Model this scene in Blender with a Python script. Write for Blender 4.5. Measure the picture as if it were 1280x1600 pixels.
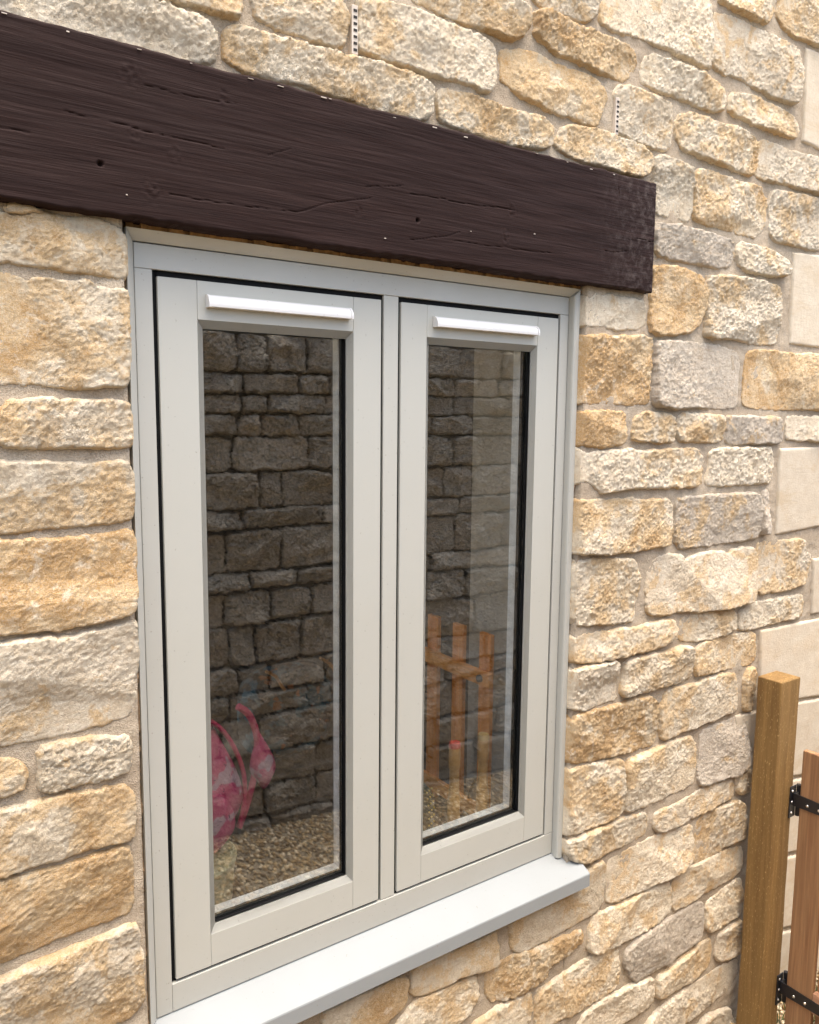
import bpy, bmesh, math, random
import numpy as np
from mathutils import Matrix, Vector

for o in list(bpy.data.objects):
    bpy.data.objects.remove(o, do_unlink=True)
SC = bpy.context.scene
COL = SC.collection
random.seed(7)
rng = np.random.default_rng(11)

# ------------------------------------------------------------------ camera, sky, sun, exposure
def make_camera():
    yaw, pitch, roll = 0.611931821, 0.119680671, 0.00935055956
    f0 = Vector((math.sin(yaw), math.cos(yaw), 0)); r0 = Vector((math.cos(yaw), -math.sin(yaw), 0)); u0 = Vector((0, 0, 1))
    fw = f0*math.cos(pitch) - u0*math.sin(pitch)
    up = u0*math.cos(pitch) + f0*math.sin(pitch)
    r1 = r0*math.cos(roll) + up*math.sin(roll)
    u1 = up*math.cos(roll) - r0*math.sin(roll)
    cd = bpy.data.cameras.new('camera'); co = bpy.data.objects.new('camera', cd); COL.objects.link(co)
    m = Matrix((r1, u1, -fw)).transposed().to_4x4()
    m.translation = Vector((-0.45985751, -1.4432975, 1.10299712))
    co.matrix_world = m
    cd.sensor_fit = 'HORIZONTAL'; cd.sensor_width = 36.0; cd.lens = 36.0*1260.2/1280.0
    cd.clip_start = 0.02; cd.clip_end = 500
    SC.camera = co
make_camera()

SUN_DIR = Vector((0.02, -0.20, 1.0)).normalized()      # towards the sun
w = bpy.data.worlds.new('World'); SC.world = w; w.use_nodes = True
nt = w.node_tree; nt.nodes.clear()
sky = nt.nodes.new('ShaderNodeTexSky'); sky.sky_type = 'NISHITA'; sky.sun_disc = False
sky.sun_elevation = math.asin(SUN_DIR.z); sky.sun_rotation = math.atan2(SUN_DIR.x, SUN_DIR.y)
sky.dust_density = 6.0; sky.air_density = 1.0; sky.ozone_density = 1.0
bg = nt.nodes.new('ShaderNodeBackground'); bg.inputs['Strength'].default_value = 0.15
wo = nt.nodes.new('ShaderNodeOutputWorld')
nt.links.new(sky.outputs[0], bg.inputs[0]); nt.links.new(bg.outputs[0], wo.inputs[0])
sl = bpy.data.lights.new('sun', 'SUN'); sl.energy = 1.0; sl.angle = math.radians(60); sl.color = (1.0, 0.96, 0.88)
so = bpy.data.objects.new('sun', sl); COL.objects.link(so)
so.rotation_euler = SUN_DIR.to_track_quat('Z', 'Y').to_euler(); so.location = SUN_DIR*20
SC.view_settings.view_transform = 'Standard'; SC.view_settings.look = 'None'
SC.view_settings.gamma = 1.0; SC.view_settings.use_curve_mapping = False
SC.view_settings.exposure = 1.86

# ------------------------------------------------------------------ helpers
def setp(o, label=None, cat=None, group=None, kind=None):
    if label: o['label'] = label
    if cat: o['category'] = cat
    if group: o['group'] = group
    if kind: o['kind'] = kind
    return o

def link(name, mesh, mat=None, parent=None, loc=(0, 0, 0)):
    o = bpy.data.objects.new(name, mesh); COL.objects.link(o)
    o.location = loc
    if mat is not None and not mesh.materials: mesh.materials.append(mat)
    if parent is not None: o.parent = parent
    return o

def empty(name, loc=(0, 0, 0), rz=0.0):
    o = bpy.data.objects.new(name, None); COL.objects.link(o)
    o.location = loc; o.rotation_euler = (0, 0, rz); o.empty_display_size = 0.05
    return o

def mesh_np(name, V, F, smooth=True):
    me = bpy.data.meshes.new(name)
    V = np.asarray(V, np.float32); F = np.asarray(F, np.int32)
    n = F.shape[1]
    me.vertices.add(len(V)); me.vertices.foreach_set('co', V.ravel())
    me.loops.add(F.size); me.loops.foreach_set('vertex_index', F.ravel())
    me.polygons.add(len(F)); me.polygons.foreach_set('loop_start', np.arange(0, F.size, n, dtype=np.int32))
    me.update(calc_edges=True); me.validate()
    me.polygons.foreach_set('use_smooth', np.full(len(me.polygons), smooth, bool))
    return me

class MB:
    """collects shapes for ONE mesh object"""
    def __init__(s): s.bm = bmesh.new()
    def _add(s, tmp, M=None):
        if M is not None: bmesh.ops.transform(tmp, matrix=M, verts=tmp.verts)
        me = bpy.data.meshes.new('t'); tmp.to_mesh(me); tmp.free(); s.bm.from_mesh(me); bpy.data.meshes.remove(me)
    def box(s, x0, x1, y0, y1, z0, z1, bev=0.0, seg=2, M=None):
        t = bmesh.new(); bmesh.ops.create_cube(t, size=1.0)
        bmesh.ops.scale(t, vec=(x1-x0, y1-y0, z1-z0), verts=t.verts)
        bmesh.ops.translate(t, vec=((x0+x1)/2, (y0+y1)/2, (z0+z1)/2), verts=t.verts)
        if bev > 0: bmesh.ops.bevel(t, geom=t.edges[:], offset=bev, segments=seg, affect='EDGES', profile=0.5)
        s._add(t, M); return s
    def cyl(s, p0, p1, r0, r1=None, n=16, caps=True):
        r1 = r0 if r1 is None else r1
        p0 = Vector(p0); p1 = Vector(p1); d = p1-p0
        t = bmesh.new(); bmesh.ops.create_cone(t, cap_ends=caps, segments=n, radius1=r0, radius2=r1, depth=d.length)
        M = Matrix.Translation((p0+p1)/2) @ d.to_track_quat('Z', 'Y').to_matrix().to_4x4()
        s._add(t, M); return s
    def sphere(s, c, r, sc=(1, 1, 1), n=12):
        t = bmesh.new(); bmesh.ops.create_uvsphere(t, u_segments=n, v_segments=max(6, n*2//3), radius=r)
        s._add(t, Matrix.Translation(c) @ Matrix.Diagonal((*sc, 1))); return s
    def tube(s, pts, r, n=8):
        pts = [Vector(p) for p in pts]; rings = []
        if len(pts) > 3 and not isinstance(r, (list, tuple)):          # round the corners
            for _ in range(3):
                q = [pts[0]]
                for a, b in zip(pts, pts[1:]): q += [a*.75+b*.25, a*.25+b*.75]
                pts = q+[pts[-1]]
        for i, p in enumerate(pts):
            d = (pts[min(i+1, len(pts)-1)]-pts[max(i-1, 0)]).normalized()
            a = d.orthogonal().normalized() if i == 0 else (rings[-1][1] - d*rings[-1][1].dot(d)).normalized()
            b = d.cross(a); rr = r[i] if isinstance(r, (list, tuple)) else r
            rings.append(([s.bm.verts.new(p+a*math.cos(k*2*math.pi/n)*rr+b*math.sin(k*2*math.pi/n)*rr) for k in range(n)], a))
        for i in range(len(rings)-1):
            A, B = rings[i][0], rings[i+1][0]
            for k in range(n): s.bm.faces.new((A[k], A[(k+1) % n], B[(k+1) % n], B[k]))
        s.bm.faces.new(rings[0][0][::-1]); s.bm.faces.new(rings[-1][0]); return s
    def lathe(s, prof, c, n=24):
        rings = []
        for r, z in prof: rings.append([s.bm.verts.new((c[0]+r*math.cos(k*2*math.pi/n), c[1]+r*math.sin(k*2*math.pi/n), c[2]+z)) for k in range(n)])
        for A, B in zip(rings, rings[1:]):
            for k in range(n): s.bm.faces.new((A[k], A[(k+1) % n], B[(k+1) % n], B[k]))
        s.bm.faces.new(rings[0][::-1]); s.bm.faces.new(rings[-1]); return s
    def extrude_x(s, prof, x0, x1):
        A = [s.bm.verts.new((x0, y, z)) for y, z in prof]; B = [s.bm.verts.new((x1, y, z)) for y, z in prof]
        n = len(prof)
        for k in range(n): s.bm.faces.new((A[k], A[(k+1) % n], B[(k+1) % n], B[k]))
        s.bm.faces.new(A[::-1]); s.bm.faces.new(B); return s
    def quad(s, *p):
        s.bm.faces.new([s.bm.verts.new(q) for q in p]); return s
    def build(s, name, mat, parent=None, smooth=False, origin=None, angle=None):
        bmesh.ops.recalc_face_normals(s.bm, faces=s.bm.faces[:])
        vs = np.array([v.co[:] for v in s.bm.verts])
        c = Vector(((vs.min(0)+vs.max(0))/2).tolist()) if origin is None else Vector(origin)
        wp = Vector((0, 0, 0))
        p = parent
        while p is not None: wp += p.location; p = p.parent
        bmesh.ops.translate(s.bm, vec=-c, verts=s.bm.verts)
        me = bpy.data.meshes.new(name); s.bm.to_mesh(me); s.bm.free()
        if smooth:
            for f in me.polygons: f.use_smooth = True
            try: me.set_sharp_from_angle(angle=math.radians(angle or 40))
            except Exception: pass
        return link(name, me, mat, parent, c-wp)

# ---- numpy gradient noise
_perm = rng.permutation(256).astype(np.int64); _perm = np.concatenate([_perm, _perm, _perm])
_g = rng.normal(size=(256, 3)); _g /= np.linalg.norm(_g, axis=1)[:, None]
def pnoise(P):
    I = np.floor(P).astype(np.int64); F = P-I; I &= 255
    U = F*F*F*(F*(F*6-15)+10); out = 0
    for dx in (0, 1):
        wx = U[:, 0] if dx else 1-U[:, 0]
        for dy in (0, 1):
            wy = U[:, 1] if dy else 1-U[:, 1]
            for dz in (0, 1):
                wz = U[:, 2] if dz else 1-U[:, 2]
                h = _perm[_perm[_perm[I[:, 0]+dx]+I[:, 1]+dy]+I[:, 2]+dz]
                out = out + wx*wy*wz*((F-np.array([dx, dy, dz]))*_g[h]).sum(1)
    return out*1.6
def n2(u, v, f, seed): return pnoise(np.stack([u*f+seed*3.17, v*f+seed*1.31, np.full_like(u, seed*7.77+.5)], 1))

# ------------------------------------------------------------------ materials
class N:
    def __init__(s, name):
        s.m = bpy.data.materials.new(name); s.m.use_nodes = True; s.t = s.m.node_tree
        s.b = s.t.nodes['Principled BSDF']; s.out = s.t.nodes['Material Output']
    def n(s, typ, **k):
        x = s.t.nodes.new(typ)
        for a, v in k.items(): setattr(x, a, v)
        return x
    def l(s, a, b): s.t.links.new(a, b)
    def coord(s, scale=(1, 1, 1), rand=True, which='Object'):
        tc = s.n('ShaderNodeTexCoord'); mp = s.n('ShaderNodeMapping'); mp.inputs['Scale'].default_value = scale
        s.l(tc.outputs[which], mp.inputs['Vector'])
        if rand:
            oi = s.n('ShaderNodeObjectInfo'); mu = s.n('ShaderNodeMath', operation='MULTIPLY'); mu.inputs[1].default_value = 37.0
            s.l(oi.outputs['Random'], mu.inputs[0]); s.l(mu.outputs[0], mp.inputs['Location'])
        return mp.outputs[0]
    def noise(s, vec, scale, detail=4, rough=0.55, dist=0.0):
        x = s.n('ShaderNodeTexNoise'); x.inputs['Scale'].default_value = scale; x.inputs['Detail'].default_value = detail
        x.inputs['Roughness'].default_value = rough; x.inputs['Distortion'].default_value = dist; s.l(vec, x.inputs['Vector'])
        return x.outputs['Fac']
    def voro(s, vec, scale, feature='F1'):
        x = s.n('ShaderNodeTexVoronoi', feature=feature); x.inputs['Scale'].default_value = scale; s.l(vec, x.inputs['Vector'])
        return x.outputs['Distance']
    def ramp(s, fac, a, b, va=0.0, vb=1.0):
        x = s.n('ShaderNodeMapRange'); x.interpolation_type = 'SMOOTHSTEP'
        for i, v in zip(('From Min', 'From Max', 'To Min', 'To Max'), (a, b, va, vb)): x.inputs[i].default_value = v
        s.l(fac, x.inputs['Value']); return x.outputs[0]
    def mix(s, fac, a, b, mode='MIX'):
        x = s.n('ShaderNodeMix', data_type='RGBA', blend_type=mode)
        for sock, v in ((x.inputs[0], fac), (x.inputs[6], a), (x.inputs[7], b)):
            if hasattr(v, 'links'): s.l(v, sock)
            elif isinstance(v, (int, float)): sock.default_value = v
            else: sock.default_value = (*v, 1)
        return x.outputs[2]
    def math(s, op, a, b=0.0):
        x = s.n('ShaderNodeMath', operation=op)
        for i, v in enumerate((a, b)):
            if hasattr(v, 'links'): s.l(v, x.inputs[i])
            else: x.inputs[i].default_value = v
        return x.outputs[0]
    def bump(s, h, strength, dist, prev=None):
        x = s.n('ShaderNodeBump'); x.inputs['Strength'].default_value = strength; x.inputs['Distance'].default_value = dist
        s.l(h, x.inputs['Height'])
        if prev is not None: s.l(prev, x.inputs['Normal'])
        s.l(x.outputs[0], s.b.inputs['Normal']); return x.outputs[0]
    def col(s, c):
        if hasattr(c, 'links'): s.l(c, s.b.inputs['Base Color'])
        else: s.b.inputs['Base Color'].default_value = (*c, 1)
        return s
    def rough(s, r, spec=0.5):
        if hasattr(r, 'links'): s.l(r, s.b.inputs['Roughness'])
        else: s.b.inputs['Roughness'].default_value = r
        s.b.inputs['Specular IOR Level'].default_value = spec; return s

def m_stone(name, dark=False, sawn=False):
    M = N(name); v0 = M.coord()
    oi = M.n('ShaderNodeObjectInfo')
    rnd = lambda k: M.math('FRACT', M.math('MULTIPLY', oi.outputs['Random'], k))       # every block its own grain and tooling
    sc_ = M.n('ShaderNodeVectorMath', operation='SCALE'); M.l(v0, sc_.inputs[0]); M.l(M.math('ADD', M.math('MULTIPLY', rnd(17.3), .75), .65), sc_.inputs['Scale']); v = sc_.outputs[0]
    sp = M.n('ShaderNodeSeparateColor'); M.l(oi.outputs['Color'], sp.inputs[0])
    och, grey, bri = sp.outputs[0], sp.outputs[1], sp.outputs[2]
    big = M.noise(v, 7.5, 5, .6, .6); med = M.noise(v, 24, 9, .74, .3); fine = M.noise(v, 120, 5, .7); grit = M.noise(v, 420, 3, .7)
    if dark:
        c = M.mix(M.ramp(med, .3, .7), (.38, .33, .245), (.70, .61, .475))
        c = M.mix(M.ramp(big, .45, .75), c, (.48, .38, .26))
    elif sawn:
        c = M.mix(M.ramp(med, .35, .7), (.52, .44, .325), (.58, .51, .39))
        c = M.mix(M.ramp(big, .5, .75, 0, .55), c, (.50, .38, .24))
    else:
        cream = M.mix(M.ramp(med, .36, .62), (.69, .56, .375), (.83, .735, .56))
        gr = M.mix(M.ramp(med, .35, .65), (.53, .45, .36), (.66, .58, .475))
        c = M.mix(grey, cream, gr)
        # iron staining: big patches broken by medium noise, amount per stone
        th = M.math('MULTIPLY', och, .30)
        mask = M.math('ADD', M.math('MULTIPLY', big, .55), M.math('MULTIPLY', med, .45))
        mask = M.math('ADD', mask, th)
        c = M.mix(M.ramp(mask, .60, .655, 0, .82), c, (.65, .43, .19))
        c = M.mix(M.ramp(mask, .67, .75, 0, .85), c, (.50, .275, .08))
        # pale calcite crust
        crust = M.noise(v, 26, 8, .72, .5)
        c = M.mix(M.math('MULTIPLY', M.ramp(crust, .53, .64, 0, .85), rnd(5.7)), c, (.84, .745, .575))
    c = M.mix(M.ramp(fine, .32, .54, (.60 if dark else .42) if not sawn else .14, 0), c, (.42, .29, .16) if not dark else (.06, .05, .04))
    c = M.mix(M.ramp(grit, .35, .68, .0, .42 if not sawn else .12), c, (.80, .70, .53) if not dark else (.34, .31, .26))
    hv = M.n('ShaderNodeHueSaturation'); M.l(c, hv.inputs['Color']); M.l(bri, hv.inputs['Value'])
    M.col(hv.outputs[0]); M.rough(.92, .25)
    if sawn:
        pit = M.ramp(M.noise(v, 210, 3, .6), .66, .74); c = M.mix(M.math('MULTIPLY', pit, .6), c, (.30, .22, .13)); st = M.ramp(M.noise(M.coord((5, 5, 17)), 1.0, 6, .7), .5, .68, 0, .45)
        c = M.mix(st, c, (.47, .36, .22)); M.l(c, hv.inputs['Color'])
        b1 = M.bump(M.noise(M.coord((30, 30, 240)), 1.0, 3), .35, .0015)
        M.bump(fine, .6, .002, b1)
    elif dark:
        b1 = M.bump(M.noise(v, 40, 9, .75), 1.0, .030)
        M.bump(M.voro(v, 70), .8, .012, b1)
    else:
        b1 = M.bump(M.noise(v, 130, 9, .84), 1.0, .0095)
        b2 = M.bump(M.voro(v, 210), .45, .003, b1)
        M.bump(grit, 1.0, .0026, b2)
        strat = M.noise(M.coord((14, 14, 150)), 1.0, 5, .7)                     # bedding planes show in some blocks
        c = M.mix(M.math('MULTIPLY', M.ramp(strat, .54, .64, 0, .40), M.ramp(rnd(9.1), .45, .9)), c, (.56, .385, .19)); M.l(c, hv.inputs['Color'])
    return M.m

def m_mortar():
    M = N('mortar'); v = M.coord(rand=False)
    a = M.noise(v, 6, 5); b = M.noise(v, 300, 4, .7); s = M.voro(v, 500); d = M.noise(v, 40, 6, .65)
    c = M.mix(M.ramp(a, .35, .65), (.48, .39, .28), (.57, .48, .355))
    c = M.mix(M.ramp(d, .55, .7, 0, .5), c, (.44, .39, .32))
    c = M.mix(M.ramp(b, .3, .7, 0, .5), c, (.22, .17, .115))
    M.col(c); M.rough(.95, .2)
    b1 = M.bump(d, .9, .006); b2 = M.bump(s, .8, .002, b1); M.bump(b, .9, .0015, b2)
    return M.m

def m_paint(name, c, rough=.38, spec=.5, dirt=.25):
    M = N(name); v = M.coord(rand=False)
    a = M.noise(v, 3.5, 5, .6); sp = M.noise(v, 160, 2, .5)
    cc = M.mix(M.ramp(a, .35, .75, 0, dirt), c, tuple(x*f for x, f in zip(c, (.86, .83, .77))))
    cc = M.mix(M.ramp(sp, .70, .76, 0, .5), cc, (.2, .17, .13))
    M.col(cc); M.rough(M.ramp(a, .3, .7, rough-.05, rough+.1), spec)
    M.bump(M.noise(v, 22, 3), .05, .002)
    return M.m

def m_wood(name, c1, c2, axis, scale=1.0, rough=.6, knot=None, grain=.5, flecks=None, spec=.35, ring=(.35, .65)):
    M = N(name); k = [26*scale]*3; k[axis] = 1.3*scale
    v = M.coord(tuple(k)); vo = M.coord()
    g1 = M.noise(v, 1.0, 6, .65, 1.2); k2 = [150*scale]*3; k2[axis] = 4*scale
    g2 = M.noise(M.coord(tuple(k2)), 1.0, 4, .7); pat = M.noise(vo, 4.5, 4)
    c = M.mix(M.ramp(g1, *ring), c1, c2)
    c = M.mix(M.ramp(g2, .35, .65, .55, 0), c, tuple(x*.5 for x in c1))
    c = M.mix(M.ramp(pat, .4, .7, 0, .5), c, tuple(x*.72 for x in c1))
    if flecks:
        k3 = [330]*3; k3[axis] = 90
        c = M.mix(M.ramp(M.noise(M.coord(tuple(k3)), 1, 3), .60, .70, 0, .7), c, flecks)
    M.col(c); M.rough(M.ramp(g2, .3, .7, rough+.12, rough-.05), spec)
    b1 = M.bump(g1, .25*grain, .003); M.bump(g2, grain, .0016, b1)
    return M.m

def m_plain(name, c, rough=.5, metal=0.0, spec=.5, var=.15, sc=30, bump=.0):
    M = N(name); v = M.coord(rand=False); a = M.noise(v, sc, 4)
    M.col(M.mix(M.ramp(a, .3, .7, 0, 1), tuple(x*(1-var) for x in c), tuple(min(1, x*(1+var)) for x in c)))
    M.rough(rough, spec); M.b.inputs['Metallic'].default_value = metal
    if bump: M.bump(a, bump, .002)
    return M.m

def m_glass():
    M = N('window_glass'); t = M.t; t.nodes.remove(M.b)
    geo = M.n('ShaderNodeNewGeometry'); dp = M.n('ShaderNodeVectorMath', operation='DOT_PRODUCT')
    M.l(geo.outputs['Incoming'], dp.inputs[0]); M.l(geo.outputs['Normal'], dp.inputs[1])
    c = M.math('ABSOLUTE', dp.outputs['Value']); k = M.math('POWER', M.math('SUBTRACT', 1.0, c), 5.0)
    R0 = .225
    fac = M.math('ADD', M.math('MULTIPLY', k, 1-R0), R0)
    gl = M.n('ShaderNodeBsdfGlossy'); gl.inputs['Roughness'].default_value = 0.0; gl.inputs['Color'].default_value = (.96, .98, 1, 1)
    tr = M.n('ShaderNodeBsdfTransparent'); tr.inputs['Color'].default_value = (.93, .95, .94, 1)
    bp = M.n('ShaderNodeBump'); bp.inputs['Strength'].default_value = .012; bp.inputs['Distance'].default_value = .01
    M.l(M.noise(M.coord(rand=False), 5, 2), bp.inputs['Height']); M.l(bp.outputs[0], gl.inputs['Normal'])
    mx = M.n('ShaderNodeMixShader'); M.l(fac, mx.inputs[0]); M.l(tr.outputs[0], mx.inputs[1]); M.l(gl.outputs[0], mx.inputs[2])
    M.l(mx.outputs[0], M.out.inputs['Surface'])
    return M.m

STONE = m_stone('limestone'); SAWN = m_stone('sawn_limestone', sawn=True); DSTONE = m_stone('weathered_stone', dark=True)
MORTAR = m_mortar()
PAINT = m_paint('agate_grey_paint', (.435, .430, .375)); FRAMEP = m_paint('frame_paint', (.415, .410, .362)); SILLP = m_paint('sill_paint', (.265, .280, .276), .6, .25, .22)
WHITE = m_paint('white_plastic', (.66, .645, .61), .22, .5, .05)
BLACK = m_plain('black_rubber', (.008, .008, .008), .7, 0, .08); IRON = m_plain('black_iron', (.012, .012, .014), .38, 0, .5, .2)
STEEL = m_plain('steel', (.62, .60, .57), .3, 1.0); ALU = m_plain('aluminium', (.85, .86, .86), .4, .0)
GLASS = m_glass()
TANV = m_plain('tan_plastic', (.58, .50, .40), .55); DARK = m_plain('dark_slot_shade', (.02, .018, .016), .9)

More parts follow.
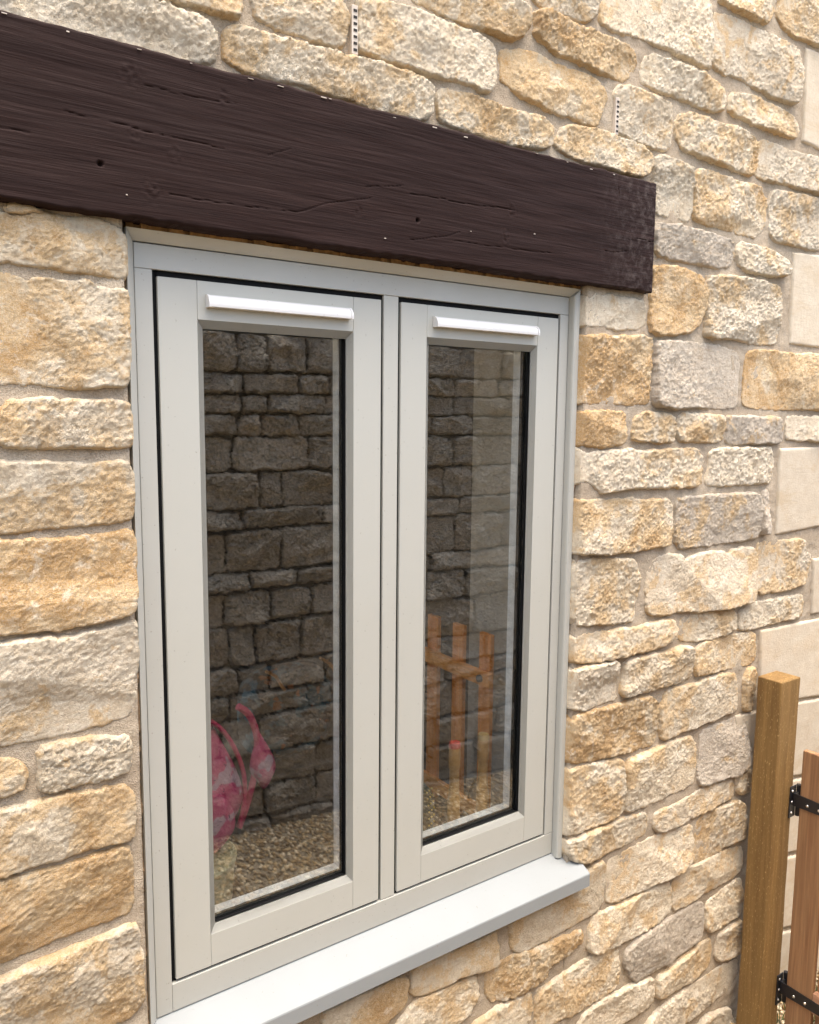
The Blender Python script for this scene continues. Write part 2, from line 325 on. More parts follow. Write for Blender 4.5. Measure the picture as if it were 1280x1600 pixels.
# outlines of the stones on the wall face (kind, x and z in metres)
STONES = [
('p',[(-0.277,1.770),(-0.120,1.774),(0.009,1.773),(0.091,1.766),(0.109,1.750),(0.107,1.706),(0.028,1.687),(-0.142,1.687),(-0.231,1.688),(-0.281,1.690)]),
('c',[(0.126,1.760),(0.145,1.773),(0.203,1.777),(0.333,1.778),(0.462,1.784),(0.547,1.780),(0.570,1.761),(0.569,1.724),(0.553,1.700),(0.448,1.695),(0.279,1.706),(0.178,1.707),(0.128,1.712)]),
('c',[(0.177,1.847),(0.229,1.867),(0.307,1.870),(0.368,1.874),(0.373,1.842),(0.365,1.799),(0.354,1.791),(0.293,1.790),(0.228,1.792),(0.185,1.797)]),
('c',[(-0.010,1.816),(0.065,1.834),(0.158,1.834),(0.156,1.805),(0.149,1.789),(0.114,1.787),(0.052,1.784),(0.010,1.783)]),
('p',[(0.397,1.881),(0.406,1.899),(0.454,1.903),(0.490,1.904),(0.557,1.904),(0.634,1.904),(0.694,1.902),(0.731,1.895),(0.742,1.880),(0.742,1.830),(0.734,1.799),(0.723,1.794),(0.662,1.795),(0.565,1.795),(0.491,1.796),(0.415,1.796),(0.395,1.798)]),
('c',[(0.506,1.935),(0.601,1.967),(0.702,1.991),(0.792,2.000),(0.826,1.988),(0.829,1.952),(0.813,1.927),(0.791,1.916),(0.686,1.918),(0.607,1.917),(0.531,1.921)]),
('o',[(0.851,1.943),(0.861,1.983),(0.857,1.991),(0.876,1.999),(0.918,2.003),(0.965,1.998),(1.074,2.002),(1.144,2.001),(1.185,1.994),(1.198,1.974),(1.186,1.943),(1.157,1.918),(1.115,1.914),(1.037,1.916),(0.968,1.923),(0.921,1.922),(0.871,1.934)]),
('p',[(0.844,2.024),(0.905,2.059),(1.039,2.078),(1.053,2.065),(1.044,2.037),(1.027,2.020),(0.998,2.013),(0.933,2.010),(0.872,2.006)]),
('c',[(0.761,1.882),(0.771,1.891),(0.837,1.906),(0.890,1.904),(0.955,1.898),(1.029,1.903),(1.072,1.890),(1.093,1.871),(1.084,1.830),(1.059,1.793),(1.035,1.790),(0.968,1.797),(0.910,1.796),(0.864,1.805),(0.817,1.809),(0.774,1.824),(0.760,1.834)]),
('o',[(0.588,1.759),(0.605,1.772),(0.672,1.780),(0.790,1.771),(0.887,1.775),(0.918,1.756),(0.916,1.725),(0.880,1.704),(0.793,1.698),(0.674,1.703),(0.592,1.710)]),
('c',[(0.930,1.731),(0.949,1.768),(0.990,1.779),(1.112,1.785),(1.231,1.778),(1.266,1.764),(1.266,1.729),(1.235,1.705),(1.117,1.698),(1.005,1.705),(0.937,1.715)]),
('p',[(1.122,1.878),(1.132,1.901),(1.174,1.910),(1.246,1.903),(1.328,1.898),(1.338,1.856),(1.339,1.809),(1.323,1.787),(1.268,1.780),(1.182,1.787),(1.134,1.795)]),
('c',[(1.212,1.950),(1.224,1.987),(1.264,2.008),(1.353,2.004),(1.461,2.001),(1.547,1.989),(1.564,1.960),(1.552,1.930),(1.510,1.919),(1.399,1.924),(1.295,1.924),(1.220,1.925)]),
('p',[(1.068,2.072),(1.114,2.120),(1.276,2.175),(1.430,2.201),(1.483,2.189),(1.496,2.129),(1.497,2.066),(1.492,2.025),(1.459,2.022),(1.325,2.031),(1.213,2.029),(1.098,2.021),(1.066,2.026)]),
('b',[(1.502,2.163),(1.557,2.178),(1.631,2.181),(1.772,2.177),(1.895,2.174),(1.917,2.136),(1.917,2.055),(1.897,2.021),(1.790,2.018),(1.631,2.030),(1.528,2.030),(1.505,2.041)]),
('c',[(1.512,2.209),(1.592,2.268),(1.768,2.294),(1.771,2.236),(1.737,2.203),(1.659,2.202),(1.570,2.197)]),
('c',[(1.787,2.241),(1.800,2.295),(2.041,2.364),(2.096,2.234),(1.989,2.210),(1.884,2.206),(1.816,2.214)]),
('s',[(1.942,2.195),(2.491,2.217),(2.545,1.898),(1.958,1.929)]),
('o',[(1.584,1.965),(1.596,1.990),(1.680,2.002),(1.792,1.998),(1.911,1.988),(1.936,1.960),(1.919,1.930),(1.850,1.926),(1.688,1.928),(1.584,1.936)]),
('c',[(1.356,1.860),(1.375,1.889),(1.428,1.900),(1.541,1.898),(1.660,1.898),(1.718,1.886),(1.726,1.832),(1.709,1.790),(1.641,1.787),(1.507,1.796),(1.395,1.804),(1.362,1.822)]),
('b',[(1.724,1.883),(1.771,1.898),(1.888,1.893),(2.012,1.896),(2.144,1.897),(2.166,1.795),(2.044,1.795),(1.900,1.794),(1.750,1.789),(1.724,1.800)]),
('p',[(1.279,1.756),(1.299,1.770),(1.372,1.768),(1.426,1.758),(1.446,1.724),(1.448,1.659),(1.437,1.626),(1.383,1.625),(1.301,1.626),(1.285,1.674)]),
('c',[(1.448,1.733),(1.459,1.759),(1.509,1.768),(1.643,1.762),(1.753,1.766),(1.790,1.728),(1.790,1.665),(1.752,1.626),(1.673,1.622),(1.536,1.630),(1.459,1.636),(1.451,1.668)]),
('b',[(1.802,1.738),(1.819,1.764),(1.903,1.772),(2.121,1.784),(2.181,1.636),(2.029,1.625),(1.834,1.627),(1.809,1.646)]),
('g',[(1.294,1.581),(1.306,1.601),(1.384,1.606),(1.539,1.605),(1.635,1.600),(1.645,1.558),(1.626,1.527),(1.546,1.520),(1.391,1.518),(1.299,1.524)]),
('c',[(1.652,1.585),(1.675,1.602),(1.771,1.599),(1.873,1.584),(1.918,1.561),(1.914,1.533),(1.846,1.524),(1.730,1.524),(1.659,1.542)]),
('s',[(1.947,1.609),(2.589,1.643),(2.644,1.320),(1.956,1.331)]),
('p',[(1.043,1.343),(1.052,1.390),(1.076,1.403),(1.129,1.403),(1.209,1.404),(1.259,1.401),(1.276,1.376),(1.270,1.342),(1.238,1.328),(1.174,1.325),(1.103,1.327),(1.050,1.328)]),
('o',[(1.288,1.452),(1.288,1.487),(1.339,1.499),(1.420,1.498),(1.491,1.486),(1.517,1.454),(1.519,1.406),(1.502,1.361),(1.461,1.336),(1.393,1.325),(1.313,1.323),(1.292,1.330)]),
('b',[(1.524,1.475),(1.531,1.490),(1.608,1.501),(1.765,1.505),(1.873,1.500),(1.891,1.463),(1.896,1.363),(1.882,1.328),(1.821,1.324),(1.735,1.323),(1.661,1.333),(1.570,1.326),(1.528,1.332),(1.529,1.389)]),
('o',[(1.035,1.145),(1.034,1.295),(1.081,1.304),(1.159,1.305),(1.257,1.312),(1.299,1.306),(1.301,1.238),(1.299,1.183),(1.297,1.140),(1.226,1.134),(1.145,1.139),(1.061,1.133)]),
('g',[(1.318,1.150),(1.316,1.239),(1.317,1.299),(1.351,1.307),(1.458,1.310),(1.623,1.304),(1.690,1.289),(1.702,1.266),(1.701,1.182),(1.696,1.139),(1.659,1.131),(1.549,1.130),(1.400,1.129),(1.337,1.132)]),
('o',[(1.730,1.152),(1.730,1.280),(1.754,1.300),(1.847,1.305),(1.963,1.303),(2.147,1.308),(2.228,1.300),(2.251,1.134),(2.131,1.135),(1.912,1.130),(1.765,1.134)]),
('o',[(1.036,1.037),(1.039,1.105),(1.055,1.114),(1.131,1.118),(1.202,1.116),(1.210,1.073),(1.205,1.033),(1.151,1.027),(1.075,1.029)]),
('c',[(1.236,1.051),(1.241,1.089),(1.260,1.111),(1.320,1.115),(1.401,1.111),(1.409,1.079),(1.407,1.036),(1.352,1.036),(1.275,1.042)]),
('c',[(1.422,1.062),(1.430,1.104),(1.457,1.113),(1.550,1.112),(1.633,1.109),(1.642,1.079),(1.639,1.039),(1.588,1.032),(1.501,1.035),(1.438,1.041)]),
('g',[(1.652,1.033),(1.655,1.072),(1.661,1.109),(1.748,1.106),(1.915,1.107),(1.939,1.085),(1.945,1.036),(1.917,1.028),(1.789,1.028),(1.681,1.027)]),
('p',[(1.976,1.045),(1.973,1.105),(1.998,1.109),(2.135,1.108),(2.255,1.107),(2.267,1.026),(2.094,1.034),(1.996,1.037)]),
('p',[(1.033,0.955),(1.026,1.012),(1.037,1.023),(1.076,1.008),(1.106,1.014),(1.193,1.017),(1.301,1.012),(1.425,1.016),(1.520,1.015),(1.541,0.984),(1.541,0.918),(1.512,0.907),(1.417,0.911),(1.266,0.916),(1.183,0.911),(1.127,0.909),(1.099,0.931),(1.070,0.945),(1.041,0.938)]),
('p',[(1.568,0.913),(1.580,0.953),(1.581,1.001),(1.602,1.013),(1.702,1.014),(1.880,1.011),(1.904,0.989),(1.908,0.923),(1.892,0.904),(1.802,0.904),(1.693,0.906),(1.621,0.906)]),
('s',[(1.939,1.011),(2.696,1.018),(2.740,0.761),(1.946,0.734)]),
('c',[(1.036,0.765),(1.039,0.839),(1.032,0.889),(1.082,0.891),(1.184,0.889),(1.310,0.879),(1.400,0.880),(1.418,0.854),(1.418,0.782),(1.407,0.751),(1.338,0.746),(1.235,0.746),(1.128,0.749)]),
('g',[(1.440,0.757),(1.436,0.876),(1.514,0.879),(1.664,0.877),(1.826,0.875),(1.853,0.846),(1.859,0.762),(1.841,0.734),(1.730,0.733),(1.584,0.732),(1.468,0.735)]),
('g',[(1.867,0.747),(1.863,0.879),(1.887,0.884),(1.903,0.811),(1.899,0.743)]),
('c',[(1.052,0.568),(1.051,0.735),(1.105,0.737),(1.193,0.731),(1.273,0.720),(1.290,0.671),(1.293,0.630),(1.274,0.599),(1.274,0.555),(1.204,0.556),(1.122,0.563)]),
('b',[(1.328,0.576),(1.328,0.697),(1.359,0.717),(1.412,0.721),(1.478,0.713),(1.488,0.696),(1.546,0.711),(1.658,0.710),(1.691,0.697),(1.732,0.711),(1.827,0.705),(1.844,0.671),(1.853,0.591),(1.827,0.540),(1.729,0.536),(1.601,0.538),(1.462,0.552),(1.396,0.550),(1.351,0.560)]),
('b',[(1.864,0.554),(1.857,0.682),(1.857,0.712),(1.902,0.718),(2.116,0.709),(2.133,0.665),(2.167,0.647),(2.154,0.598),(2.135,0.555),(2.017,0.548)]),
('c',[(1.040,0.481),(1.047,0.530),(1.061,0.538),(1.180,0.537),(1.310,0.530),(1.389,0.533),(1.449,0.530),(1.460,0.508),(1.453,0.477),(1.414,0.465),(1.304,0.459),(1.210,0.460),(1.105,0.464),(1.057,0.473)]),
('c',[(1.474,0.474),(1.484,0.529),(1.543,0.536),(1.643,0.532),(1.734,0.524),(1.750,0.492),(1.747,0.458),(1.695,0.450),(1.591,0.446),(1.499,0.459)]),
('p',[(1.764,0.455),(1.776,0.508),(1.794,0.524),(1.924,0.525),(2.042,0.523),(2.128,0.519),(2.136,0.488),(2.130,0.445),(2.014,0.446),(1.897,0.444),(1.802,0.446)]),
('s',[(2.183,0.637),(2.761,0.638),(2.799,0.412),(2.196,0.442)]),
('s',[(1.893,0.434),(2.800,0.407),(2.857,0.073),(2.164,0.152),(1.921,0.171)]),
('b',[(1.044,0.352),(1.048,0.413),(1.035,0.432),(1.065,0.454),(1.137,0.455),(1.210,0.451),(1.218,0.409),(1.219,0.341),(1.159,0.339),(1.095,0.338)]),
('c',[(1.239,0.353),(1.250,0.434),(1.270,0.446),(1.379,0.444),(1.491,0.441),(1.540,0.435),(1.547,0.382),(1.544,0.344),(1.499,0.338),(1.386,0.341),(1.296,0.342),(1.251,0.342)]),
('c',[(1.559,0.347),(1.561,0.430),(1.591,0.440),(1.715,0.443),(1.845,0.433),(1.868,0.419),(1.876,0.343),(1.849,0.325),(1.726,0.336),(1.619,0.342)]),
('o',[(1.039,0.217),(1.037,0.297),(1.064,0.326),(1.192,0.323),(1.297,0.325),(1.363,0.321),(1.390,0.292),(1.398,0.222),(1.392,0.185),(1.370,0.175),(1.271,0.178),(1.159,0.187),(1.071,0.195)]),
('c',[(1.414,0.193),(1.416,0.286),(1.434,0.321),(1.540,0.321),(1.652,0.326),(1.761,0.316),(1.777,0.295),(1.787,0.225),(1.780,0.191),(1.697,0.186),(1.592,0.183),(1.491,0.180),(1.435,0.179)]),
('c',[(1.822,0.186),(1.819,0.287),(1.840,0.316),(1.871,0.317),(1.879,0.246),(1.876,0.170)]),
('g',[(1.607,0.004),(1.608,0.143),(1.635,0.157),(1.742,0.166),(1.827,0.168),(1.844,0.137),(1.860,0.057),(1.867,-0.009),(1.805,-0.021),(1.693,-0.019),(1.624,-0.015)]),
('c',[(1.276,0.015),(1.273,0.154),(1.336,0.153),(1.437,0.163),(1.563,0.155),(1.587,0.128),(1.597,0.045),(1.588,0.001),(1.482,-0.004),(1.363,-0.006),(1.296,-0.003)]),
('c',[(1.044,0.010),(1.043,0.113),(1.048,0.173),(1.069,0.180),(1.160,0.175),(1.249,0.162),(1.262,0.112),(1.268,0.015),(1.237,-0.002),(1.135,-0.005),(1.058,0.000)]),
('c',[(1.051,-0.042),(1.045,-0.019),(1.156,-0.019),(1.278,-0.018),(1.364,-0.026),(1.375,-0.054),(1.369,-0.093),(1.283,-0.098),(1.180,-0.099),(1.112,-0.093),(1.072,-0.076)]),
('b',[(1.402,-0.078),(1.411,-0.042),(1.526,-0.037),(1.674,-0.029),(1.778,-0.029),(1.794,-0.052),(1.791,-0.094),(1.681,-0.103),(1.533,-0.113),(1.439,-0.109)]),
('c',[(1.817,-0.076),(1.828,-0.046),(1.861,-0.029),(1.887,-0.031),(1.894,-0.105),(1.848,-0.103)]),
('b',[(1.613,-0.254),(1.610,-0.140),(1.643,-0.117),(1.735,-0.110),(1.850,-0.123),(1.867,-0.183),(1.870,-0.252),(1.772,-0.256),(1.683,-0.270),(1.624,-0.265)]),
('c',[(1.215,-0.242),(1.215,-0.153),(1.224,-0.126),(1.329,-0.116),(1.485,-0.119),(1.590,-0.128),(1.601,-0.185),(1.593,-0.241),(1.544,-0.260),(1.404,-0.265),(1.294,-0.263),(1.231,-0.258)]),
('c',[(1.516,-0.368),(1.516,-0.287),(1.570,-0.273),(1.723,-0.270),(1.859,-0.284),(1.877,-0.316),(1.874,-0.366),(1.826,-0.385),(1.692,-0.380),(1.580,-0.391),(1.523,-0.383)]),
('k',[(0.854,-0.247),(0.855,-0.165),(0.982,-0.141),(1.127,-0.126),(1.151,-0.116),(1.192,-0.118),(1.201,-0.136),(1.199,-0.232),(1.174,-0.261),(1.057,-0.267),(0.946,-0.273),(0.885,-0.268)]),
('c',[(1.146,-0.361),(1.145,-0.298),(1.169,-0.269),(1.295,-0.279),(1.428,-0.275),(1.491,-0.283),(1.506,-0.314),(1.505,-0.380),(1.460,-0.394),(1.325,-0.399),(1.197,-0.389),(1.160,-0.378)]),
('c',[(1.690,-0.507),(1.690,-0.422),(1.722,-0.408),(1.814,-0.403),(1.878,-0.403),(1.885,-0.466),(1.883,-0.527),(1.798,-0.531),(1.719,-0.531)]),
('g',[(1.302,-0.473),(1.305,-0.436),(1.371,-0.409),(1.506,-0.403),(1.629,-0.400),(1.669,-0.410),(1.678,-0.476),(1.666,-0.532),(1.567,-0.542),(1.448,-0.550),(1.357,-0.549),(1.333,-0.526)]),
('b',[(1.756,-0.637),(1.763,-0.562),(1.829,-0.551),(1.885,-0.545),(1.893,-0.621),(1.883,-0.665),(1.786,-0.662)]),
('o',[(0.782,-0.344),(0.772,-0.302),(0.780,-0.274),(0.854,-0.265),(0.960,-0.283),(1.016,-0.283),(1.114,-0.290),(1.119,-0.324),(1.055,-0.343),(0.995,-0.341),(0.982,-0.370),(0.911,-0.383),(0.843,-0.380),(0.797,-0.366)]),
('c',[(0.950,-0.488),(0.951,-0.413),(1.002,-0.401),(1.107,-0.392),(1.207,-0.389),(1.269,-0.399),(1.279,-0.464),(1.277,-0.526),(1.216,-0.537),(1.114,-0.535),(1.008,-0.530),(0.958,-0.514)]),
('c',[(1.454,-0.634),(1.462,-0.581),(1.544,-0.567),(1.642,-0.555),(1.722,-0.556),(1.732,-0.600),(1.723,-0.647),(1.641,-0.666),(1.526,-0.657),(1.467,-0.648)]),
('b',[(1.107,-0.599),(1.126,-0.573),(1.136,-0.556),(1.216,-0.545),(1.335,-0.551),(1.431,-0.568),(1.443,-0.606),(1.437,-0.652),(1.364,-0.660),(1.274,-0.658),(1.174,-0.650)]),
('b',[(1.387,-0.742),(1.412,-0.713),(1.458,-0.686),(1.604,-0.685),(1.760,-0.681),(1.886,-0.699),(1.891,-0.745),(1.851,-0.783),(1.729,-0.791),(1.587,-0.795),(1.482,-0.808)]),
('b',[(1.645,-0.864),(1.692,-0.837),(1.732,-0.826),(1.850,-0.850),(1.875,-0.914),(1.770,-0.935)]),
('k',[(0.308,-0.198),(0.319,-0.166),(0.412,-0.169),(0.510,-0.169),(0.534,-0.195),(0.525,-0.250),(0.464,-0.275),(0.388,-0.281)]),
('k',[(0.543,-0.239),(0.543,-0.166),(0.645,-0.168),(0.744,-0.174),(0.800,-0.170),(0.808,-0.216),(0.807,-0.268),(0.767,-0.261),(0.726,-0.251),(0.647,-0.248),(0.590,-0.248)]),
('c',[(0.482,-0.312),(0.531,-0.275),(0.567,-0.254),(0.643,-0.260),(0.742,-0.270),(0.752,-0.328),(0.724,-0.367),(0.665,-0.376),(0.569,-0.374)]),
('c',[(0.706,-0.444),(0.735,-0.401),(0.787,-0.392),(0.874,-0.395),(0.933,-0.401),(0.939,-0.446),(0.924,-0.485),(0.834,-0.515)]),
('c',[(-0.235,1.413),(-0.225,1.419),(-0.197,1.419),(-0.181,1.413),(-0.210,1.408),(-0.229,1.407)]),
('c',[(-0.304,1.394),(-0.244,1.403),(-0.226,1.401),(-0.181,1.410),(-0.138,1.411),(-0.093,1.410),(-0.065,1.406),(-0.053,1.395),(-0.051,1.373),(-0.054,1.340),(-0.060,1.328),(-0.089,1.327),(-0.141,1.329),(-0.184,1.331),(-0.229,1.332),(-0.307,1.328)]),
('o',[(-0.316,1.311),(-0.248,1.313),(-0.217,1.311),(-0.208,1.303),(-0.191,1.312),(-0.175,1.312),(-0.162,1.306),(-0.138,1.310),(-0.118,1.315),(-0.104,1.306),(-0.083,1.303),(-0.056,1.307),(-0.054,1.275),(-0.053,1.246),(-0.053,1.191),(-0.059,1.149),(-0.088,1.145),(-0.138,1.144),(-0.192,1.147),(-0.256,1.148),(-0.325,1.150)]),
('c',[(-0.259,1.054),(-0.255,1.102),(-0.242,1.119),(-0.199,1.122),(-0.143,1.120),(-0.089,1.120),(-0.058,1.117),(-0.053,1.097),(-0.052,1.067),(-0.058,1.048),(-0.092,1.045),(-0.162,1.045),(-0.229,1.045),(-0.254,1.047)]),
('p',[(-0.331,1.026),(-0.262,1.023),(-0.197,1.020),(-0.128,1.018),(-0.063,1.018),(-0.054,0.998),(-0.054,0.944),(-0.061,0.919),(-0.096,0.916),(-0.167,0.916),(-0.234,0.915),(-0.267,0.914),(-0.337,0.914)]),
('o',[(-0.338,0.896),(-0.267,0.897),(-0.199,0.893),(-0.127,0.895),(-0.057,0.899),(-0.052,0.856),(-0.054,0.801),(-0.061,0.758),(-0.106,0.748),(-0.181,0.743),(-0.274,0.749),(-0.345,0.753)]),
('b',[(-0.346,0.738),(-0.275,0.734),(-0.229,0.732),(-0.157,0.728),(-0.117,0.733),(-0.060,0.736),(-0.054,0.691),(-0.057,0.652),(-0.065,0.636),(-0.065,0.591),(-0.075,0.570),(-0.123,0.563),(-0.188,0.561),(-0.236,0.562),(-0.283,0.565),(-0.354,0.570)]),
('c',[(-0.224,0.472),(-0.221,0.548),(-0.189,0.546),(-0.129,0.542),(-0.078,0.536),(-0.074,0.513),(-0.078,0.473),(-0.100,0.465),(-0.167,0.465),(-0.217,0.467)]),
('c',[(-0.355,0.550),(-0.284,0.542),(-0.257,0.532),(-0.246,0.511),(-0.249,0.484),(-0.287,0.476),(-0.359,0.482)]),
('c',[(-0.360,0.454),(-0.288,0.454),(-0.241,0.453),(-0.168,0.452),(-0.090,0.445),(-0.074,0.426),(-0.070,0.372),(-0.074,0.343),(-0.120,0.343),(-0.197,0.345),(-0.270,0.344),(-0.293,0.343),(-0.366,0.342)]),
('o',[(-0.367,0.335),(-0.294,0.330),(-0.223,0.331),(-0.147,0.326),(-0.086,0.330),(-0.078,0.291),(-0.078,0.232),(-0.084,0.201),(-0.135,0.199),(-0.202,0.199),(-0.262,0.193),(-0.300,0.192),(-0.374,0.190)]),
('b',[(-0.375,0.163),(-0.301,0.164),(-0.229,0.166),(-0.153,0.169),(-0.076,0.179),(-0.069,0.149),(-0.065,0.080),(-0.067,0.018),(-0.087,-0.004),(-0.159,-0.007),(-0.308,0.011),(-0.382,0.025)]),
('s',[(1.783,0.176),(2.157,0.144),(2.858,0.067),(2.918,-0.284),(2.191,-0.129),(1.807,-0.066)]),
('s',[(1.973,-0.106),(2.192,-0.139),(2.920,-0.292),(2.972,-0.599),(2.197,-0.412),(2.002,-0.373)]),
('s',[(1.965,-0.379),(2.198,-0.424),(2.975,-0.614),(3.029,-0.928),(2.189,-0.694),(1.994,-0.648)]),
('s',[(1.957,-0.657),(2.191,-0.707),(3.031,-0.943),(3.093,-1.304),(2.173,-1.008),(1.988,-0.954)]),
]

# ------------------------------------------------------------------ the wall
MORT_Y = -0.030
TINT = {'c': (.45, .04, 1.04), 'o': (.67, .0, 1.03), 'p': (.30, .08, 1.05), 'b': (.38, .24, 1.02), 'g': (.15, .8, .92), 's': (.2, 0, 1.0), 'k': (.5, .1, .90), 'd': (.3, .3, 1.0)}

def smooth_poly(P, it=1):
    P = np.array(P, float)
    for _ in range(it):
        Q = np.roll(P, -1, 0); P = np.stack([.87*P+.13*Q, .13*P+.87*Q], 1).reshape(-1, 2)
    return P
def sdist(U, Vv, P):
    A = P; B = np.roll(P, -1, 0); X = np.stack([U, Vv], 1)
    d2 = np.full(len(U), 1e9); inside = np.zeros(len(U), bool)
    for a, b in zip(A, B):
        ab = b-a; t = np.clip(((X-a)@ab)/max(ab@ab, 1e-12), 0, 1)
        q = X-a-t[:, None]*ab; d2 = np.minimum(d2, (q*q).sum(1))
        if a[1] != b[1]:
            c = ((a[1] > Vv) != (b[1] > Vv)) & (U < (b[0]-a[0])*(Vv-a[1])/(b[1]-a[1])+a[0]); inside ^= c
    d = np.sqrt(d2); return np.where(inside, d, -d)

def stone(P, kind, parent, seed, base_y=MORT_Y, sign=-1, step=.0035, mat=None, name=None, relief=1.0):
    """a rock-faced block: heightfield over its outline, standing proud of the mortar bed"""
    r_ = random.Random(seed)
    sawn = kind == 's'
    P = smooth_poly(P, 0 if kind == 's' else 1)
    lo = P.min(0)-.012; hi = P.max(0)+.012
    nu = max(4, int((hi[0]-lo[0])/step)+1); nv = max(4, int((hi[1]-lo[1])/step)+1)
    uu, vv = np.meshgrid(np.linspace(lo[0], hi[0], nu), np.linspace(lo[1], hi[1], nv)); U = uu.ravel(); W = vv.ravel()
    sd = sdist(U, W, P)
    if sawn: sd = sd + .0008*n2(U, W, 60, seed)
    else: sd = sd + (.0050 if sign < 0 else .004) + relief*(.0034*n2(U, W, 22, seed)+.0030*n2(U, W, 60, seed+.3)+.0016*n2(U, W, 140, seed+.6))
    size = min(hi[0]-lo[0], hi[1]-lo[1])
    cc = P.mean(0)
    if sign < 0 and -.14 < cc[1] < 1.42:          # stones stop clear of the window reveal
        if 1.02 < cc[0] < 1.5: sd = np.minimum(sd, U-1.0478)
        elif cc[0] < 0: sd = np.minimum(sd, -.0495-U)
    if sawn:
        r = .005; H = .013; t = np.clip(sd/r, 0, 1); h = np.sqrt(1-(1-t)**2)*H + .0006*n2(U, W, 20, seed)*t
    else:
        r = min(.0055, size*.09)*relief; H = (.0115+.0060*r_.random())*relief; relief = relief*(.42 if kind == 'k' else 1.0)
        t = np.clip(sd/r, 0, 1); sh = 1-(1-t)**2.6
        cx, cz = P.mean(0); ph = r_.uniform(0, 6.28)
        tilt = (U-cx)*r_.uniform(-.04, .04)+(W-cz)*r_.uniform(-.08, .08)
        rot = lambda k: (U*math.cos(ph)+W*math.sin(ph)*k, W*math.cos(ph)-U*math.sin(ph)*k)
        a = n2(U, W, 6.5, seed); b = n2(*rot(1), 14, seed+2); c = 1-2*np.abs(n2(*rot(1.4), 26, seed+4)); d = n2(U, W, 55, seed+6)
        e = 1-2*np.abs(n2(U, W, 90, seed+8)); f = n2(U, W, 165, seed+9); g = n2(U, W, 270, seed+10)
        q_ = 2.2*(n2(*rot(1), 11, seed+12)+.6*n2(U, W, 34, seed+13)); q0 = np.floor(q_); chip = (q0+np.clip((q_-q0)*3.5, 0, 1))/2.2      # little ledges where flakes came off
        fr = relief*r_.uniform(.6, 1.25)
        fac = np.full(len(U), 1.0)                      # broad split planes meeting in creases
        for _ in range(5):
            ax, az = r_.uniform(lo[0], hi[0]), r_.uniform(lo[1], hi[1]); gx, gz = r_.gauss(0, .09), r_.gauss(0, .13)
            fac = np.minimum(fac, r_.uniform(0, .003)+gx*(U-ax)+gz*(W-az)+.0012*n2(U, W, 20, seed+20))
        fac = np.clip(fac-np.median(fac)*.6, -.0085, .006)
        h = sh*(H+relief*(tilt+.0030*a+.0022*b+.75*fac)+fr*.0032*chip) + np.clip(sd/.003, 0, 1)*fr*(.0008*c+.0016*d+.0010*e+.0024*f+.0026*g)
    if not sawn: h = np.where(h < .0065*relief, .0065*relief-.35*(.0065*relief-h), h)*np.clip(sd/.0015, 0, 1)
    h = np.where(sd < 0, sd*5, h)
    keep = sd > -.0065
    idx = np.arange(nu*nv).reshape(nv, nu)
    q = np.stack([idx[:-1, :-1], idx[:-1, 1:], idx[1:, 1:], idx[1:, :-1]], -1).reshape(-1, 4)
    q = q[keep[q].all(1)]
    if len(q) == 0: return None
    used = np.unique(q); remap = np.full(nu*nv, -1); remap[used] = np.arange(len(used)); q = remap[q]
    Vx = np.stack([U[used], base_y+sign*h[used], W[used]], 1)
    if sign > 0: q = q[:, ::-1]
    c0 = np.array([P[:, 0].mean(), base_y, P[:, 1].mean()])
    nm = name or ('ashlar_block' if kind == 's' else 'stone')
    o = link(nm, mesh_np(nm, Vx-c0, q), mat or (SAWN if sawn else STONE), parent, c0)
    t0 = TINT[kind]; j = lambda s: r_.uniform(-s, s)
    o.color = (max(0, t0[0]+j(.14)), max(0, t0[1]+j(.07)), t0[2]*(1+j(.05))*(1.12 if sign < 0 and not sawn else 1), 1)
    return o

def mortar_sheet(name, rects, base_y, sign, parent, step=.008, amp=1.0, back=.10):
    Vs, Fs, off = [], [], 0
    for (x0, x1, z0, z1) in rects:
        nu = int((x1-x0)/step)+2; nv = int((z1-z0)/step)+2
        uu, vv = np.meshgrid(np.linspace(x0, x1, nu), np.linspace(z0, z1, nv)); U = uu.ravel(); W = vv.ravel()
        h = amp*(.0040*n2(U, W, 9, 1.0)+.0026*n2(U, W, 33, 2.0)+.0018*n2(U, W, 85, 3.0))
        F0 = np.stack([U, base_y+sign*h, W], 1)
        idx = np.arange(nu*nv).reshape(nv, nu)
        q = [np.stack([idx[:-1, :-1], idx[:-1, 1:], idx[1:, 1:], idx[1:, :-1]], -1).reshape(-1, 4)]
        rim = np.concatenate([idx[0, :], idx[1:, -1], idx[-1, ::-1][1:], idx[::-1, 0][1:-1]])
        nb = len(U)+np.arange(len(rim)); B = F0[rim].copy(); B[:, 1] = base_y-sign*back
        q.append(np.stack([np.roll(rim, -1), rim, nb, np.roll(nb, -1)], 1))
        V = np.concatenate([F0, B]); Q = np.concatenate(q)
        if sign > 0: Q = Q[:, ::-1]
        Vs.append(V); Fs.append(Q+off); off += len(V)
    return link(name, mesh_np(name, np.concatenate(Vs), np.concatenate(Fs)), MORTAR, parent)

wall = empty('stone_wall', (0, 0, 0))
setp(wall, 'cream and ochre rubble stone house wall built around the grey window', 'wall')
mortar_sheet('mortar', [(-1.25, -.058, -1.05, 2.5), (1.0535, 2.45, -1.05, 2.5), (-.058, 1.0535, 1.424, 2.5), (-.058, 1.0535, -1.05, -.125)], MORT_Y-.0025, -1, wall)
boxes = [(-.06, 1.06, -.14, 1.43), (-.72, 1.272, 1.41, 1.70)]
for i, (k, P) in enumerate(STONES):
    if k == 's': o = stone(P, k, wall, 100+i, base_y=-.026, step=.005)
    else: o = stone(P, k, wall, 100+i)
    a = np.array(P); boxes.append((a[:, 0].min(), a[:, 0].max(), a[:, 1].min(), a[:, 1].max()))
